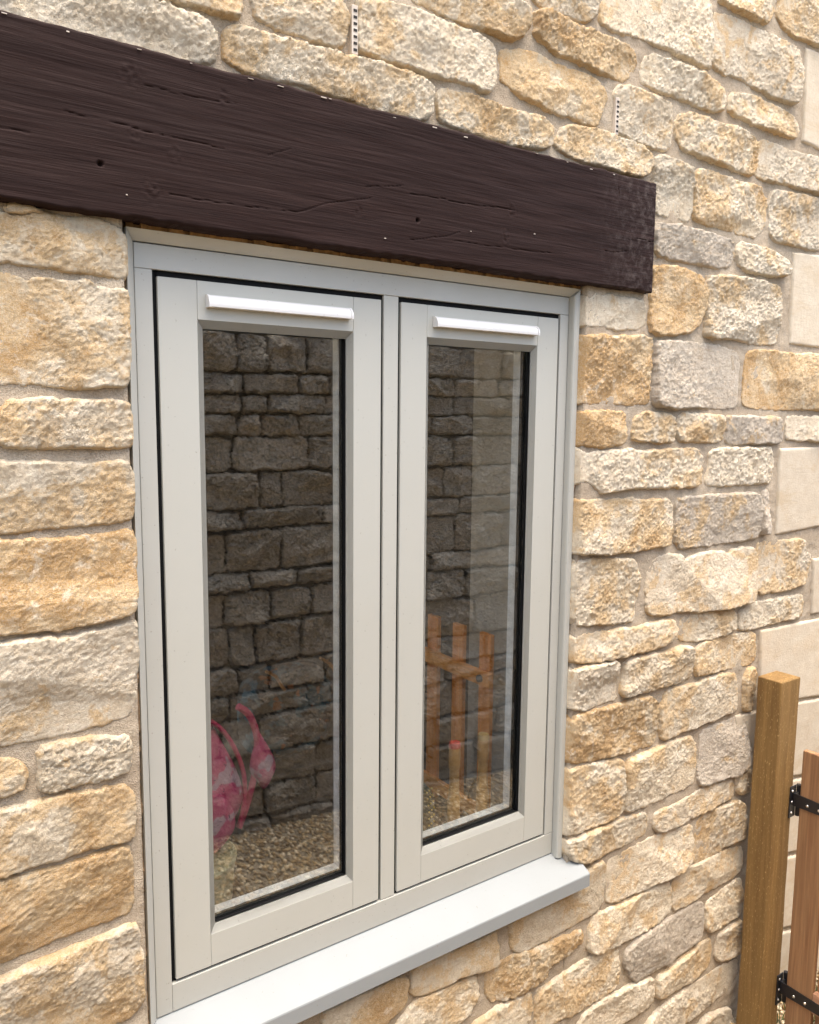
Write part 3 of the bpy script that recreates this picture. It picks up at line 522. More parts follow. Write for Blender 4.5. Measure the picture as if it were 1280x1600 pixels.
# the wall goes on in courses beyond the picture's edge
def in_view(x, z, m=-.004):
    from bpy_extras.object_utils import world_to_camera_view
    bpy.context.view_layer.update(); SC.render.resolution_x, SC.render.resolution_y = 819, 1024
    q = world_to_camera_view(SC, SC.camera, Vector((x, -.045, z))); return m < q.x < 1-m and m < q.y < 1-m and q.z > 0
row = 0
for pas, (h0, h1, w0, w1) in enumerate([(.11, .17, .2, .38), (.08, .12, .12, .26), (.055, .08, .08, .2)]):
    zc = -1.03
    while zc < 2.45:
        hh = random.uniform(h0, h1); x = -1.23+random.uniform(-.1, 0)
        while x < 2.4:
            ww = random.uniform(w0, w1); r = [max(x, -1.23), min(x+ww, 2.43), zc, min(zc+hh, 2.48)]; g = .006
            for q in boxes:
                if r[0] < q[1]+g and r[1] > q[0]-g and r[2] < q[3]+g and r[3] > q[2]-g:
                    opts = [((q[0]-g-r[0])*(r[3]-r[2]), 1, q[0]-g), ((r[1]-q[1]-g)*(r[3]-r[2]), 0, q[1]+g), ((q[2]-g-r[2])*(r[1]-r[0]), 3, q[2]-g), ((r[3]-q[3]-g)*(r[1]-r[0]), 2, q[3]+g)]
                    o_ = max(opts); r[o_[1]] = o_[2]
                    if r[1]-r[0] < .07 or r[3]-r[2] < .05: break
            x0, x1, za_, zb_ = r
            if x1-x0 >= .07 and zb_-za_ >= .05 and row < 150 and not any(in_view(px, pz) for px in (x0, (x0+x1)/2, x1) for pz in (za_, (za_+zb_)/2, zb_)):
                j = lambda: random.uniform(0, .008)
                P = [(x0+j(), za_+j()), ((x0+x1)/2, za_+j()), (x1-j(), za_+j()), (x1-j(), (za_+zb_)/2), (x1-j(), zb_-j()), ((x0+x1)/2, zb_-j()), (x0+j(), zb_-j()), (x0+j(), (za_+zb_)/2)]
                stone(P, random.choice('ccopb'), wall, 900+row, step=.008); boxes.append((x0, x1, za_, zb_)); row += 1
            x += ww+.014
        zc += hh+.014

# crumbling brown packing left between the frame and the stone reveals
pk = mortar_sheet('reveal_packing', [(-.0575, -.0500, -.12, 1.42), (1.0462, 1.0530, -.12, 1.42)], -.010, -1, wall, step=.0022, amp=2.6)
pk.data.materials[0] = m_plain('brown_packing', (.27, .185, .11), .95, var=.55, sc=70, bump=.8)

# weep vents bedded in two upright joints
def weep_vent(x0, x1, z0, z1):
    m = MB(); m.box(x0, x1, -.043, -.02, z0, z1, .0012); p = m.build('weep_vent', TANV, wall)
    p['label'] = 'tan plastic weep vent with a column of dark slots'
    n = 7; s = (z1-z0)/(n+.6)
    for k in range(n):
        zz = z0+s*(k+.55)
        MB().box(x0+.0035, x1-.0025, -.0442, -.042, zz, zz+s*.38).build('slot_shade', DARK, p)  # solid dark bar, its colour standing in for the shade inside a slot
weep_vent(.379, .3925, 1.785, 1.874)
weep_vent(1.122, 1.1345, 1.785, 1.871)

# ------------------------------------------------------------------ lintel
LINT = m_wood('dark_stained_oak', (.0310, .0168, .0138), (.0205, .0112, .0094), 0, 1.6, .62, grain=.8, spec=.07)
def lintel_wear():
    t = LINT.node_tree; b = t.nodes['Principled BSDF']; src = b.inputs['Base Color'].links[0].from_socket
    tc = t.nodes.new('ShaderNodeTexCoord'); sx = t.nodes.new('ShaderNodeSeparateXYZ'); t.links.new(tc.outputs['Object'], sx.inputs[0])
    mr = t.nodes.new('ShaderNodeMapRange'); mr.interpolation_type = 'SMOOTHSTEP'; mr.inputs[1].default_value = .72; mr.inputs[2].default_value = .99; t.links.new(sx.outputs[0], mr.inputs[0])
    nz = t.nodes.new('ShaderNodeTexNoise'); nz.inputs['Scale'].default_value = 55; nz.inputs['Detail'].default_value = 8; nz.inputs['Roughness'].default_value = .75; t.links.new(tc.outputs['Object'], nz.inputs['Vector'])
    m2 = t.nodes.new('ShaderNodeMapRange'); m2.inputs[1].default_value = .47; m2.inputs[2].default_value = .72; m2.inputs[4].default_value = .55; t.links.new(nz.outputs['Fac'], m2.inputs[0])
    mu = t.nodes.new('ShaderNodeMath'); mu.operation = 'MULTIPLY'; t.links.new(mr.outputs[0], mu.inputs[0]); t.links.new(m2.outputs[0], mu.inputs[1])
    mx = t.nodes.new('ShaderNodeMix'); mx.data_type = 'RGBA'; t.links.new(mu.outputs[0], mx.inputs[0]); t.links.new(src, mx.inputs[6]); mx.inputs[7].default_value = (.16, .13, .115, 1)
    t.links.new(mx.outputs[2], b.inputs['Base Color'])
lintel_wear()
def lintel():
    x0, x1, z0, z1 = -.70, 1.268, 1.420, 1.690
    nx, nz = 800, 150
    uu, vv = np.meshgrid(np.linspace(x0, x1, nx), np.linspace(z0, z1, nz)); U = uu.ravel(); W = vv.ravel()
    h = .0022*n2(U, W, 5, 1)+.0009*n2(U, W*5, 7, 2)+.00035*n2(U*.05, W+.004*n2(U, W, 6, 9), 110, 3)+.0003*n2(U*.06, W, 230, 4)
    cracks = [[(-.149, 1.565), (-.072, 1.563), (.011, 1.559), (.111, 1.558)], [(.014, 1.467), (.11, 1.466), (.252, 1.472), (.32, 1.5), (.413, 1.523)], [(.401, 1.543), (.442, 1.548), (.485, 1.557)], [(.504, 1.545), (.584, 1.548), (.644, 1.547), (.714, 1.552), (.788, 1.555)], [(1.082, 1.504), (1.105, 1.501), (1.163, 1.512)], [(1.122, 1.686), (1.121, 1.661), (1.127, 1.638)], [(1.197, 1.547), (1.234, 1.546), (1.274, 1.545)], [(-.024, 1.632), (.079, 1.632), (.136, 1.637)], [(.505, 1.455), (.602, 1.476), (.636, 1.488)], [(.196, 1.563), (.221, 1.574), (.24, 1.581)],
              [(.62, 1.468), (.74, 1.470), (.90, 1.476)], [(-.5, 1.52), (-.35, 1.525), (-.2, 1.522)]]
    for ci, c in enumerate(cracks):
        X = np.stack([U, W+.002*n2(U, W*0, 40, 20+ci)], 1); d = np.full(len(U), 1e9)
        for a, b in zip(np.array(c[:-1]), np.array(c[1:])):
            ab = b-a; t = np.clip(((X-a)@ab)/(ab@ab), 0, 1); q = X-a-t[:, None]*ab; d = np.minimum(d, np.sqrt((q*q).sum(1)))
        wd = .0013*np.clip(1+.9*n2(U, W*0, 18, 50+ci), .3, 2); h = h-.0021*np.clip(1-d/wd, 0, 1)
    for kx, kz, r in [(-.016, 1.465, .022), (-.044, 1.644, .025), (.023, 1.533, .016), (-.04, 1.553, .016), (.779, 1.551, .02), (.762, 1.494, .018), (.113, 1.644, .014), (.383, 1.493, .012)]:
        d = np.hypot((U-kx)*1.0, (W-kz)*.8); e = np.clip(1-d/r, 0, 1)
        h = h+e*(.0022*n2(U, W, 120, kx*9+3)+.0005*np.sin(d*700))
    for kx, kz in [(-.097, 1.496), (.525, 1.496)]:
        h = h-.012*np.clip(1.15-np.hypot(U-kx, W-kz)/.0045, 0, 1)
    ed = np.minimum(np.minimum(W-z0, z1-W), x1-U)
    ed = ed+.0020*n2(U, W*0+U*3, 11, 70)*(ed < .02)
    h = h-.0045*np.clip(1-ed/.0045, 0, 1)**2
    wz = .0028*n2(U, U*0, 9, 80)+.0018*n2(U, U*0, 40, 81)
    edgew = np.clip(1-np.minimum(W-z0, z1-W)/.02, 0, 1)
    F0 = np.stack([U, -.060-h, W+wz*edgew], 1)
    idx = np.arange(nx*nz).reshape(nz, nx)
    q = np.stack([idx[:-1, :-1], idx[:-1, 1:], idx[1:, 1:], idx[1:, :-1]], -1).reshape(-1, 4)
    rim = np.concatenate([idx[0, :], idx[1:, -1], idx[-1, ::-1][1:], idx[::-1, 0][1:-1]])
    nb = len(U)+np.arange(len(rim)); B = F0[rim].copy(); B[:, 1] = .09
    q2 = np.stack([np.roll(rim, -1), rim, nb, np.roll(nb, -1)], 1)
    c0 = np.array([.28, 0, 1.555])
    V = np.concatenate([F0, B])-c0
    o = link('timber_lintel', mesh_np('timber_lintel', V, np.concatenate([q, q2])), LINT, None, c0)
    try: o.data.set_sharp_from_angle(angle=math.radians(60))
    except Exception: pass
    return setp(o, 'long dark brown stained timber lintel beam above the grey window', 'lintel')
lin = lintel()
# pale flecks of mortar and paint left along its upper edge
fl = MB(); r_ = random.Random(4)
for k in range(15):
    x = r_.uniform(-.3, 1.2); z = 1.6865-abs(r_.gauss(0, .004)); L = r_.uniform(.002, .012)
    fl.box(x, x+L, -.0615, -.0585, z, z+r_.uniform(.0006, .0018), M=None)
for k in range(4):
    x = r_.uniform(-.2, 1.2); z = r_.uniform(1.44, 1.66); L = r_.uniform(.0015, .005)
    fl.box(x, x+L, -.0625, -.0585, z, z+r_.uniform(.0008, .0015))
fo = fl.build('mortar_fleck', m_plain('dried_mortar', (.55, .48, .40), .9), lin); fo['kind'] = 'stuff'

# ------------------------------------------------------------------ window
win = empty('casement_window', (.5, 0, -.058))
setp(win, 'agate grey two-sash casement window under the dark timber lintel', 'window')
def W_(m, name, mat=PAINT, parent=win, **k): return m.build(name, mat, parent, smooth=True, angle=16, **k)
BV = .0014
W_(MB().box(-.031, 0, 0, .07, -.058, 1.351, BV), 'jamb', FRAMEP)
W_(MB().box(1.0, 1.028, 0, .07, .0, 1.351, BV), 'jamb', FRAMEP)
W_(MB().box(-.031, 1.028, 0, .07, 1.3514, 1.394, .0012), 'head', FRAMEP)
W_(MB().box(.0004, 1.028, 0, .07, -.058, -.0004, BV), 'bottom_rail', FRAMEP)
W_(MB().box(.4835, .5205, .001, .07, .0004, 1.351, BV), 'mullion')

# rubber seals at the bottom of the open joints round the sashes
m = MB()
for x0, x1 in ((.0002, .0088), (.4765, .4833), (.5207, .5268), (.9938, .9998)): m.box(x0, x1, .007, .03, .0005, 1.3505)
for x0, x1 in ((.007, .4762), (.527, .9935)):
    m.box(x0, x1, .007, .03, 1.3402, 1.351); m.box(x0, x1, .007, .03, .0, .0062)
W_(m, 'weather_seal', BLACK)
# raised trim round the frame, mitred at the top corners
def trim(name, inn, out, prof):
    m = MB(); A, B = [], []
    for t, y in prof:
        for L, k in ((A, 0), (B, 1)):
            L.append(m.bm.verts.new((inn[k][0]+(out[k][0]-inn[k][0])*t, y, inn[k][1]+(out[k][1]-inn[k][1])*t)))
    n = len(prof)
    for k in range(n): m.bm.faces.new((A[k], A[(k+1) % n], B[(k+1) % n], B[k]))
    m.bm.faces.new(A[::-1]); m.bm.faces.new(B)
    return W_(m, name, FRAMEP)
sq = [(0, .004), (0, -.013), (.08, -.017), (.30, -.0195), (.97, -.0205), (1, -.019), (1, .004)]
ch = [(0, .004), (0, -.0015), (.90, -.021), (.98, -.022), (1, -.020), (1, .004)]
trim('trim', [(-.0325, -.058), (-.0325, 1.3952)], [(-.0495, -.058), (-.0495, 1.4125)], ch)
trim('trim', [(1.0295, -.066), (1.0295, 1.3952)], [(1.0455, -.066), (1.0455, 1.4125)], sq)
trim('trim', [(-.0320, 1.3957), (1.0290, 1.3957)], [(-.0490, 1.4130), (1.0450, 1.4130)], ch)

def sash(x0, x1, g, lab):
    z0, z1 = .0062, 1.3405
    gx0, gx1, gz0, gz1 = g                      # sight line of the glass
    bx0, bx1, bz0, bz1 = gx0-.0135, gx1+.0115, gz0-.0130, gz1+.0145
    # glazing bead: the sloping inner face
    m = MB(); t = bmesh.new()
    o = [t.verts.new(p) for p in ((bx0, 0.0006, bz0), (bx1, .0006, bz0), (bx1, .0006, bz1), (bx0, .0006, bz1))]
    i = [t.verts.new(p) for p in ((gx0, .012, gz0), (gx1, .012, gz0), (gx1, .012, gz1), (gx0, .012, gz1))]
    k = [t.verts.new((p.co.x, .0155, p.co.z)) for p in i]
    for a in range(4):
        b = (a+1) % 4
        t.faces.new((o[a], o[b], i[b], i[a])); t.faces.new((i[a], i[b], k[b], k[a]))
    bmesh.ops.solidify(t, geom=t.faces[:], thickness=.002); m._add(t)
    s = m.build('sash', PAINT, win); s['label'] = lab
    B2 = .0011
    def P(mb, n): return W_(mb, n, PAINT, s)
    P(MB().box(x0, bx0, 0, .06, z0, z1, B2), 'stile'); P(MB().box(bx1, x1, 0, .06, z0, z1, B2), 'stile')
    P(MB().box(bx0+.0003, bx1-.0003, .0002, .06, bz1, z1, B2), 'rail'); P(MB().box(bx0+.0003, bx1-.0003, .0002, .06, z0, bz0, B2), 'rail')
    e = .008; gy = .024
    m = MB()                                    # black gasket round the unit
    def ring(a, b, y0, y1):
        m.box(gx0-b, gx0-a, y0, y1, gz0-b, gz1+b); m.box(gx1+a, gx1+b, y0, y1, gz0-b, gz1+b)
        m.box(gx0-a+.0001, gx1+a-.0001, y0, y1, gz0-b, gz0-a); m.box(gx0-a+.0001, gx1+a-.0001, y0, y1, gz1+a, gz1+b)
    ring(.0015, .010, .0158, .0235); ring(.0085, .0125, .0285, .055)
    W_(m, 'gasket', BLACK, s)
    m = MB()                                    # bright spacer bar between the panes
    ring(e, .014, .056, .080)
    W_(m, 'spacer_bar', ALU, s)
    W_(MB().box(gx0-.009, gx1+.009, gy, gy+.004, gz0-.009, gz1+.009), 'glass_pane', GLASS, s)
    # trickle vent canopy on the top rail
    vx0, vx1 = bx0+.016, bx1-.010
    prof = [(.0, 1.2945), (-.017, 1.2945), (-.0175, 1.2985)]+[(-.0175+.0175*(1-math.cos(a)), 1.2985+.0185*math.sin(a)) for a in [k*math.pi/16 for k in range(1, 9)]]
    v = W_(MB().extrude_x(prof, vx0+.004, vx1-.004), 'trickle_vent', WHITE, s)
    cap = [(y*1.06-.0004 if y < -.001 else y, 1.306+(z-1.306)*1.06) for y, z in prof]
    mcap = MB().extrude_x(cap, vx0, vx0+.0045).extrude_x(cap, vx1-.0045, vx1)
    W_(mcap, 'vent_cap', WHITE, s)
    return s
sash(.0085, .4765, (.0935, .3975, .0868, 1.2565), 'left opening sash with a white trickle vent along its top rail')
sash(.5270, .9938, (.6085, .9135, .0872, 1.2570), 'right opening sash with a white trickle vent along its top rail')
# sill
prof = [(.004, -.0595), (-.070, -.1010), (-.0735, -.1035), (-.0745, -.1065), (-.0745, -.139), (-.072, -.141), (-.058, -.141), (-.058, -.128), (.004, -.10)]
m = MB(); m.extrude_x(prof, -.047, 1.098)
W_(m, 'sill', SILLP)
# golden strip of sealing foam under the lintel
m = MB()
nn = 90
for k in range(nn):
    xa = -.048+k*(1.094/nn); d = r_.uniform(-.003, .003)
    m.box(xa, xa+1.094/nn-.0002, -.020+d, .03, 1.4134, 1.4195+r_.uniform(-.0006, .002))
W_(m, 'sealing_strip', m_plain('old_timber_strip', (.30, .17, .06), .85, var=.4, sc=60))

# ------------------------------------------------------------------ ground
gr_z = lambda x: -.86-.07*(x-1.15)
me = MB(); me.quad((-60, -60, gr_z(-.6)), (-.6, -60, gr_z(-.6)), (-.6, 60, gr_z(-.6)), (-60, 60, gr_z(-.6)))
me.quad((-.6, -60, gr_z(-.6)), (4, -60, gr_z(4)), (4, 60, gr_z(4)), (-.6, 60, gr_z(-.6))); me.quad((4, -60, gr_z(4)), (60, -60, gr_z(4)), (60, 60, gr_z(4)), (4, 60, gr_z(4)))
M = N('gravel_ground'); v = M.coord(rand=False)
M.col(M.mix(M.ramp(M.voro(v, 55), .1, .7), (.10, .075, .045), (.30, .24, .16))); M.rough(.9, .2); M.bump(M.voro(v, 55), .8, .01)
g = me.build('ground', M.m, None, origin=(0, 0, 0)); setp(g, kind='structure')
M = N('pebbles'); geo = M.n('ShaderNodeNewGeometry')
rp = M.n('ShaderNodeValToRGB'); cr = rp.color_ramp; cr.interpolation = 'CONSTANT'
cols = [(.27, .175, .08), (.42, .29, .14), (.52, .39, .22), (.36, .245, .125), (.66, .55, .37), (.21, .145, .08)]
while len(cr.elements) < 6: cr.elements.new(.5)
for k, e in enumerate(cr.elements): e.position = k/6; e.color = (*cols[k], 1)
M.l(geo.outputs['Random Per Island'], rp.inputs[0]); M.col(rp.outputs[0]); M.rough(.75, .3)
def pebbles():
    t = bmesh.new(); bmesh.ops.create_icosphere(t, subdivisions=1, radius=1); bv = np.array([v.co[:] for v in t.verts]); bf = np.array([[v.index for v in f.verts] for f in t.faces]); t.free()
    # keep it light: the plain 20-face icosahedron
    t = bmesh.new(); bmesh.ops.create_icosphere(t, subdivisions=1, radius=1); t.verts.ensure_lookup_table()
    n = 26000; nv, nf = len(bv), len(bf)
    X = rng.uniform(-.6, 3.0, n); Yy = rng.uniform(-1.86, -.05, n); r = rng.uniform(.0042, .0098, n)
    V = np.empty((n, nv, 3), np.float32)
    for k in range(n):
        s = r[k]*np.array([rng.uniform(.8, 1.5), rng.uniform(.8, 1.2), rng.uniform(.5, .9)])
        a = rng.uniform(0, 6.28); c, d = math.cos(a), math.sin(a)
        p = bv*s*(1+.15*rng.standard_normal((nv, 1))); q = p.copy(); q[:, 0] = c*p[:, 0]-d*p[:, 1]; q[:, 1] = d*p[:, 0]+c*p[:, 1]
        V[k] = q+np.array([X[k], Yy[k], gr_z(X[k])+rng.uniform(0, .007)])
    F = (bf[None]+(np.arange(n)*nv)[:, None, None]).reshape(-1, 3)
    o = link('gravel', mesh_np('gravel', V.reshape(-1, 3), F), M.m)
    t.free(); return setp(o, 'loose buff gravel covering the narrow passage floor', 'gravel', kind='stuff')
pebbles()

# ------------------------------------------------------------------ old wall across the passage (seen in the panes)
owall = empty('stone_wall', (1.2, -1.9, 0)); setp(owall, 'old dark weathered stone boundary wall mirrored in the window panes', 'wall')
OY = -1.9
mm = mortar_sheet('mortar', [(-1.0, 3.5, -1.1, 1.50)], OY-.006, 1, owall, step=.02, amp=1.6, back=.25)
mm.data.materials[0] = m_plain('old_mortar', (.19, .165, .125), .95, var=.3, sc=25, bump=.6)
mm.location = Vector((0, 0, 0))-owall.location
za = [1.51, 1.459, 1.283, 1.19, 1.103, 1.003, .844, .677, .585, .387, .305, .150, -.04, -.172, -.293, -.468, -.636, -.765, -.86]
zb = [1.51, 1.458, 1.290, 1.196, 1.101, 1.0, .840, .674, .58, .38, .29, .136, -.066, -.204, -.314, -.504, -.67, -.837, -.93]
prefer = {1: [1.12, 1.32], 2: [1.0, 1.28, 1.44], 3: [.99, 1.12, 1.42], 4: [1.09, 1.28], 5: [.95, 1.33], 6: [1.19], 7: [.99, 1.40], 8: [.91, 1.18], 9: [1.02, 1.26], 10: [1.12], 11: [.92, 1.04, 1.28], 12: [1.12, 1.41], 13: [1.31], 14: [.87, 1.06], 15: [.93, 1.13, 1.35], 16: [1.08, 1.36]}
sid = 2000
for r in range(len(za)-1):
    P_ = prefer.get(r, []); xs = [-1.0]
    lo, hi = (min(P_), max(P_)) if P_ else (9, 9)
    x = -1.0
    while x < 3.4:
        nx = x+random.uniform(.20, .46)
        if P_ and nx > lo-.1 and x < lo: nx = lo
        elif P_ and x >= lo-1e-6 and x < hi-1e-6: nx = [p for p in P_ if p > x+1e-6][0]
        x = nx; xs.append(min(x, 3.45))
    for a, b in zip(xs, xs[1:]):
        if b-a < .05: continue
        zt = lambda x, Z1, Z2: Z1+(Z2-Z1)*(x-.83)/.674 if -.2 < x < 2.9 else Z1+(Z2-Z1)*((-.2 if x < 0 else 2.9)-.83)/.674
        t0, t1 = zt(a, za[r], zb[r]), zt(b, za[r], zb[r]); u0, u1 = zt(a, za[r+1], zb[r+1]), zt(b, za[r+1], zb[r+1])
        j = lambda s=.009: random.uniform(.001, s)
        P = [(a+j(), u0+j()), ((a+b)/2, (u0+u1)/2+j()), (b-j(), u1+j()), (b-j(), (u1+t1)/2), (b-j(.016), t1-j(.016)), ((a+b)/2, (t0+t1)/2-j(.012)), (a+j(.016), t0-j(.016)), (a+j(), (u0+t0)/2)]
        o = stone(P, 'd', owall, sid, base_y=OY, sign=1, step=.007, mat=DSTONE, relief=2.4); sid += 1
        if o: o.location = o.location-owall.location

# ------------------------------------------------------------------ the room behind the glass
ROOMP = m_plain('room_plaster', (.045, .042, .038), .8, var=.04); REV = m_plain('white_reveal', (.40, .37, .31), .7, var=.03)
def room():
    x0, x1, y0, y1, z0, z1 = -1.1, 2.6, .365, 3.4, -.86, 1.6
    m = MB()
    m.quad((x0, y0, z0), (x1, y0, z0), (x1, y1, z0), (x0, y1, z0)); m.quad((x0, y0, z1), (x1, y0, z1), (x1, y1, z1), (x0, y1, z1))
    m.quad((x0, y1, z0), (x1, y1, z0), (x1, y1, z1), (x0, y1, z1)); m.quad((x1, y0, z0), (x1, y1, z0), (x1, y1, z1), (x1, y0, z1))  # no left end wall: opening added to let daylight onto the rack
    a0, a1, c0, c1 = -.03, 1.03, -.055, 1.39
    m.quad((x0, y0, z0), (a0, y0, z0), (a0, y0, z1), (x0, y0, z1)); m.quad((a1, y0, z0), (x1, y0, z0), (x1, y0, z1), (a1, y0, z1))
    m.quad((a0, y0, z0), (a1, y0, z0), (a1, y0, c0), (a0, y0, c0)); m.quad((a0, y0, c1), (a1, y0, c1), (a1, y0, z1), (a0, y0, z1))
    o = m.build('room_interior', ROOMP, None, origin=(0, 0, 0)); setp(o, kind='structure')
    m = MB(); b = .0855
    m.box(a0-.04, a0, b, y0, c0-.04, c1+.04); m.box(a1, a1+.04, b, y0, c0-.04, c1+.04); m.box(a0+.0005, a1-.0005, b, y0, c1, c1+.04); 
    o2 = m.build('window_reveal', REV, None); setp(o2, kind='structure')
room()
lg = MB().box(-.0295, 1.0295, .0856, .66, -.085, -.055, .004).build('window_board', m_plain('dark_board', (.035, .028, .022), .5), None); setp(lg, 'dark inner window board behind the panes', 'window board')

# pine slatted frame standing indoors near the right-hand pane
PINE = m_wood('pine', (.88, .31, .055), (.70, .21, .03), 2, 1.0, .5, grain=.3)
rk = empty('slatted_rack', (.95, .35, -.0545)); setp(rk, 'orange pine slatted rack standing indoors behind the right pane', 'rack')
for y0, y1 in ((.178, .226), (.298, .346), (.418, .468), (.538, .588)):
    MB().box(.952, .966, y0, y1, -.0545, .509, .002).build('slat', PINE, rk)
PINE2 = m_wood('pine_rail', (.92, .38, .085), (.76, .28, .05), 1, 1.0, .5, grain=.3)
for z0, z1 in ((.366, .406), (-.024, .016)):
    MB().box(.936, .9515, .165, .61, z0, z1, .002).build('rail', PINE2, rk)
MB().cyl((.9355, .20, .386), (.929, .20, .386), .011, n=8).build('bolt_head', m_plain('dark_bolt', (.05, .05, .05), .5), rk)

# pink backpack, propped on a pale basket on the window ledge
PINK = N('pink_fabric'); v = PINK.coord(rand=False)
c = PINK.mix(PINK.ramp(PINK.noise(v, 16, 2), .56, .60), (.52, .08, .18), (.48, .32, .37))
c = PINK.mix(PINK.ramp(PINK.noise(v, 42, 3, .6, 1.0), .64, .67), c, (.04, .03, .07)); PINK.col(c); PINK.rough(.8, .2); PINK.bump(PINK.noise(v, 60, 3), .3, .004)
PIPE = m_plain('magenta_piping', (.50, .03, .11), .7)
bp = empty('backpack', (.12, .28, .10)); setp(bp, 'pink patterned child backpack indoors behind the left pane', 'backpack')
def soft(mb, c, s, n=20):
    t = bmesh.new(); bmesh.ops.create_uvsphere(t, u_segments=28, v_segments=18, radius=1)
    for q in t.verts:
        x, y, z = q.co; f = lambda a: math.copysign(abs(a)**.6, a); q.co = (f(x)*s[0], f(y)*s[1], f(z)*s[2])
    mb._add(t, Matrix.Translation(c)); return mb
def leaf(mb, c, hw, hd, hh, tip=(0, 0), n=20, top=.12, bot=.55):
    """padded fabric shape that narrows to a soft point at the top"""
    t = bmesh.new(); bmesh.ops.create_uvsphere(t, u_segments=24, v_segments=20, radius=1)
    for q in t.verts:
        x, y, z = q.co; k = (z+1)/2; g = 1.0-(1-top)*max(0, (k-.35)/.65)**1.2; g2 = 1-(1-bot)*max(0, (.3-k)/.3)
        q.co = (x*hw*g*g2+tip[0]*k*k, y*hd*g, z*hh)
    mb._add(t, Matrix.Translation(c)); return mb
leaf(MB(), (.165, .28, .25), .105, .07, .165, (.02, 0), top=.2).build('body', PINK.m, bp, smooth=True, angle=80)
leaf(MB(), (.165, .212, .19), .06, .022, .075, top=.7, bot=.7).build('front_pocket', PINK.m, bp, smooth=True, angle=80)
leaf(MB(), (.325, .28, .275), .034, .028, .075, (-.012, 0), top=.15, bot=.4).build('side_pocket', PINK.m, bp, smooth=True, angle=80)
MB().tube([(.19, .262, .405), (.225, .262, .37), (.262, .262, .29), (.272, .262, .22), (.255, .262, .13)], .0055).build('piping', PIPE, bp, smooth=True)
MB().tube([(.262, .28, .420), (.288, .28, .40), (.305, .28, .36), (.312, .28, .32), (.305, .28, .25), (.285, .28, .18), (.26, .28, .12)], .0085).build('strap', PIPE, bp, smooth=True)
BASK = m_wood('wicker', (.50, .46, .30), (.34, .36, .20), 0, 1.5, .8, grain=1.0)
m = MB(); m.lathe([(.085, 0), (.10, .05), (.105, .12), (.112, .15), (.108, .155), (.09, .15)], (.125, .26, -.0545), 28)
b = m.build('basket', BASK, None, smooth=True, angle=50); setp(b, 'pale greenish basket on the ledge under the pink backpack', 'basket')

# teal cloth bag with orange cords on a dark chest further inside
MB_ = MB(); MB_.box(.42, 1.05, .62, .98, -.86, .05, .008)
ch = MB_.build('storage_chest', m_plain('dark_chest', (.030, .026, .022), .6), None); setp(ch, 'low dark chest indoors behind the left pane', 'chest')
M = N('teal_pattern'); v = M.coord(rand=False)
c = M.mix(M.ramp(M.noise(v, 14, 3), .5, .56), (.022, .022, .02), (.04, .12, .15)); c = M.mix(M.ramp(M.noise(v, 22, 2), .62, .66), c, (.30, .09, .02)); M.col(c); M.rough(.8)
tb = empty('drawstring_bag', (.62, .74, .05)); setp(tb, 'dark teal patterned cloth bag with orange cords indoors, behind the left pane', 'bag')
soft(MB(), (.62, .76, .19), (.15, .07, .14)).build('body', M.m, tb, smooth=True, angle=80)
OR = m_plain('orange_cord', (.45, .19, .03), .7)
MB().tube([(.70, .68, .36), (.745, .68, .33), (.77, .68, .25), (.775, .68, .14)], .005).build('cord', OR, tb, smooth=True)
MB().tube([(.52, .68, .35), (.55, .68, .33), (.58, .68, .28)], .005).build('cord', OR, tb, smooth=True)

# little things on the window ledge behind the right pane
LEDGE = -.0545
def bottle(x, y, h, capcol, lab):
    b = empty('wooden_bottle', (x, y, LEDGE)); setp(b, lab, 'bottle')
    MB().lathe([(.016, 0), (.017, .01), (.017, h*.50), (.0135, h*.62), (.0125, h*.80), (.015, h*.81), (.0155, h*.985)], (x, y, LEDGE), 20).build('body', m_plain('amber_wood', (.52, .28, .09), .45), b, smooth=True, angle=50)
    MB().lathe([(.0152, 0), (.0158, .004), (.014, .014), (.004, .016)], (x, y, LEDGE+h*.985+.0002), 20).build('cap', m_plain('cap_'+capcol[0], capcol[1], .5), b, smooth=True, angle=50)
bottle(.787, .12, .311, ('red', (.50, .05, .03)), 'slim amber bottle with a red cap on the ledge behind the right pane')
bottle(.884, .12, .311, ('honey', (.52, .33, .12)), 'slim amber bottle with a honey cap nearest the right reveal')
GC = m_plain('dark_green_cloth', (.02, .04, .025), .8); YB = m_plain('yellow_bead', (.66, .48, .10), .4)
bs = empty('beaded_cloth', (.765, .22, LEDGE)); setp(bs, 'dark green cloth strip dotted with yellow beads at the lower corner of the right pane', 'cloth')
m = MB(); m.tube([(.752, .21, .125), (.765, .21, .10), (.772, .21, .05), (.774, .215, 0), (.775, .22, LEDGE+.012)], [.006, .014, .016, .015, .012], 10); m.build('strip', GC, bs, smooth=True)
m = MB()
for k in range(9):
    for s in (-1, 0, 1): m.sphere((.770+s*.008+(.0 if k > 3 else -.003*(3-k)), .193, .112-k*.019+s*.004), .0027, n=8)
m.build('bead', YB, bs, smooth=True)
m = MB(); a = [(1.0+.055*math.cos(t), .25+.02*math.sin(t)*0, .012+.062*math.sin(t)) for t in [k*math.pi/16-.2 for k in range(20)]]
h = MB().tube(a, .004).build('hoop', BLACK, None, smooth=True); setp(h, 'thin black hoop on the ledge at the lower right corner of the right pane', 'hoop')

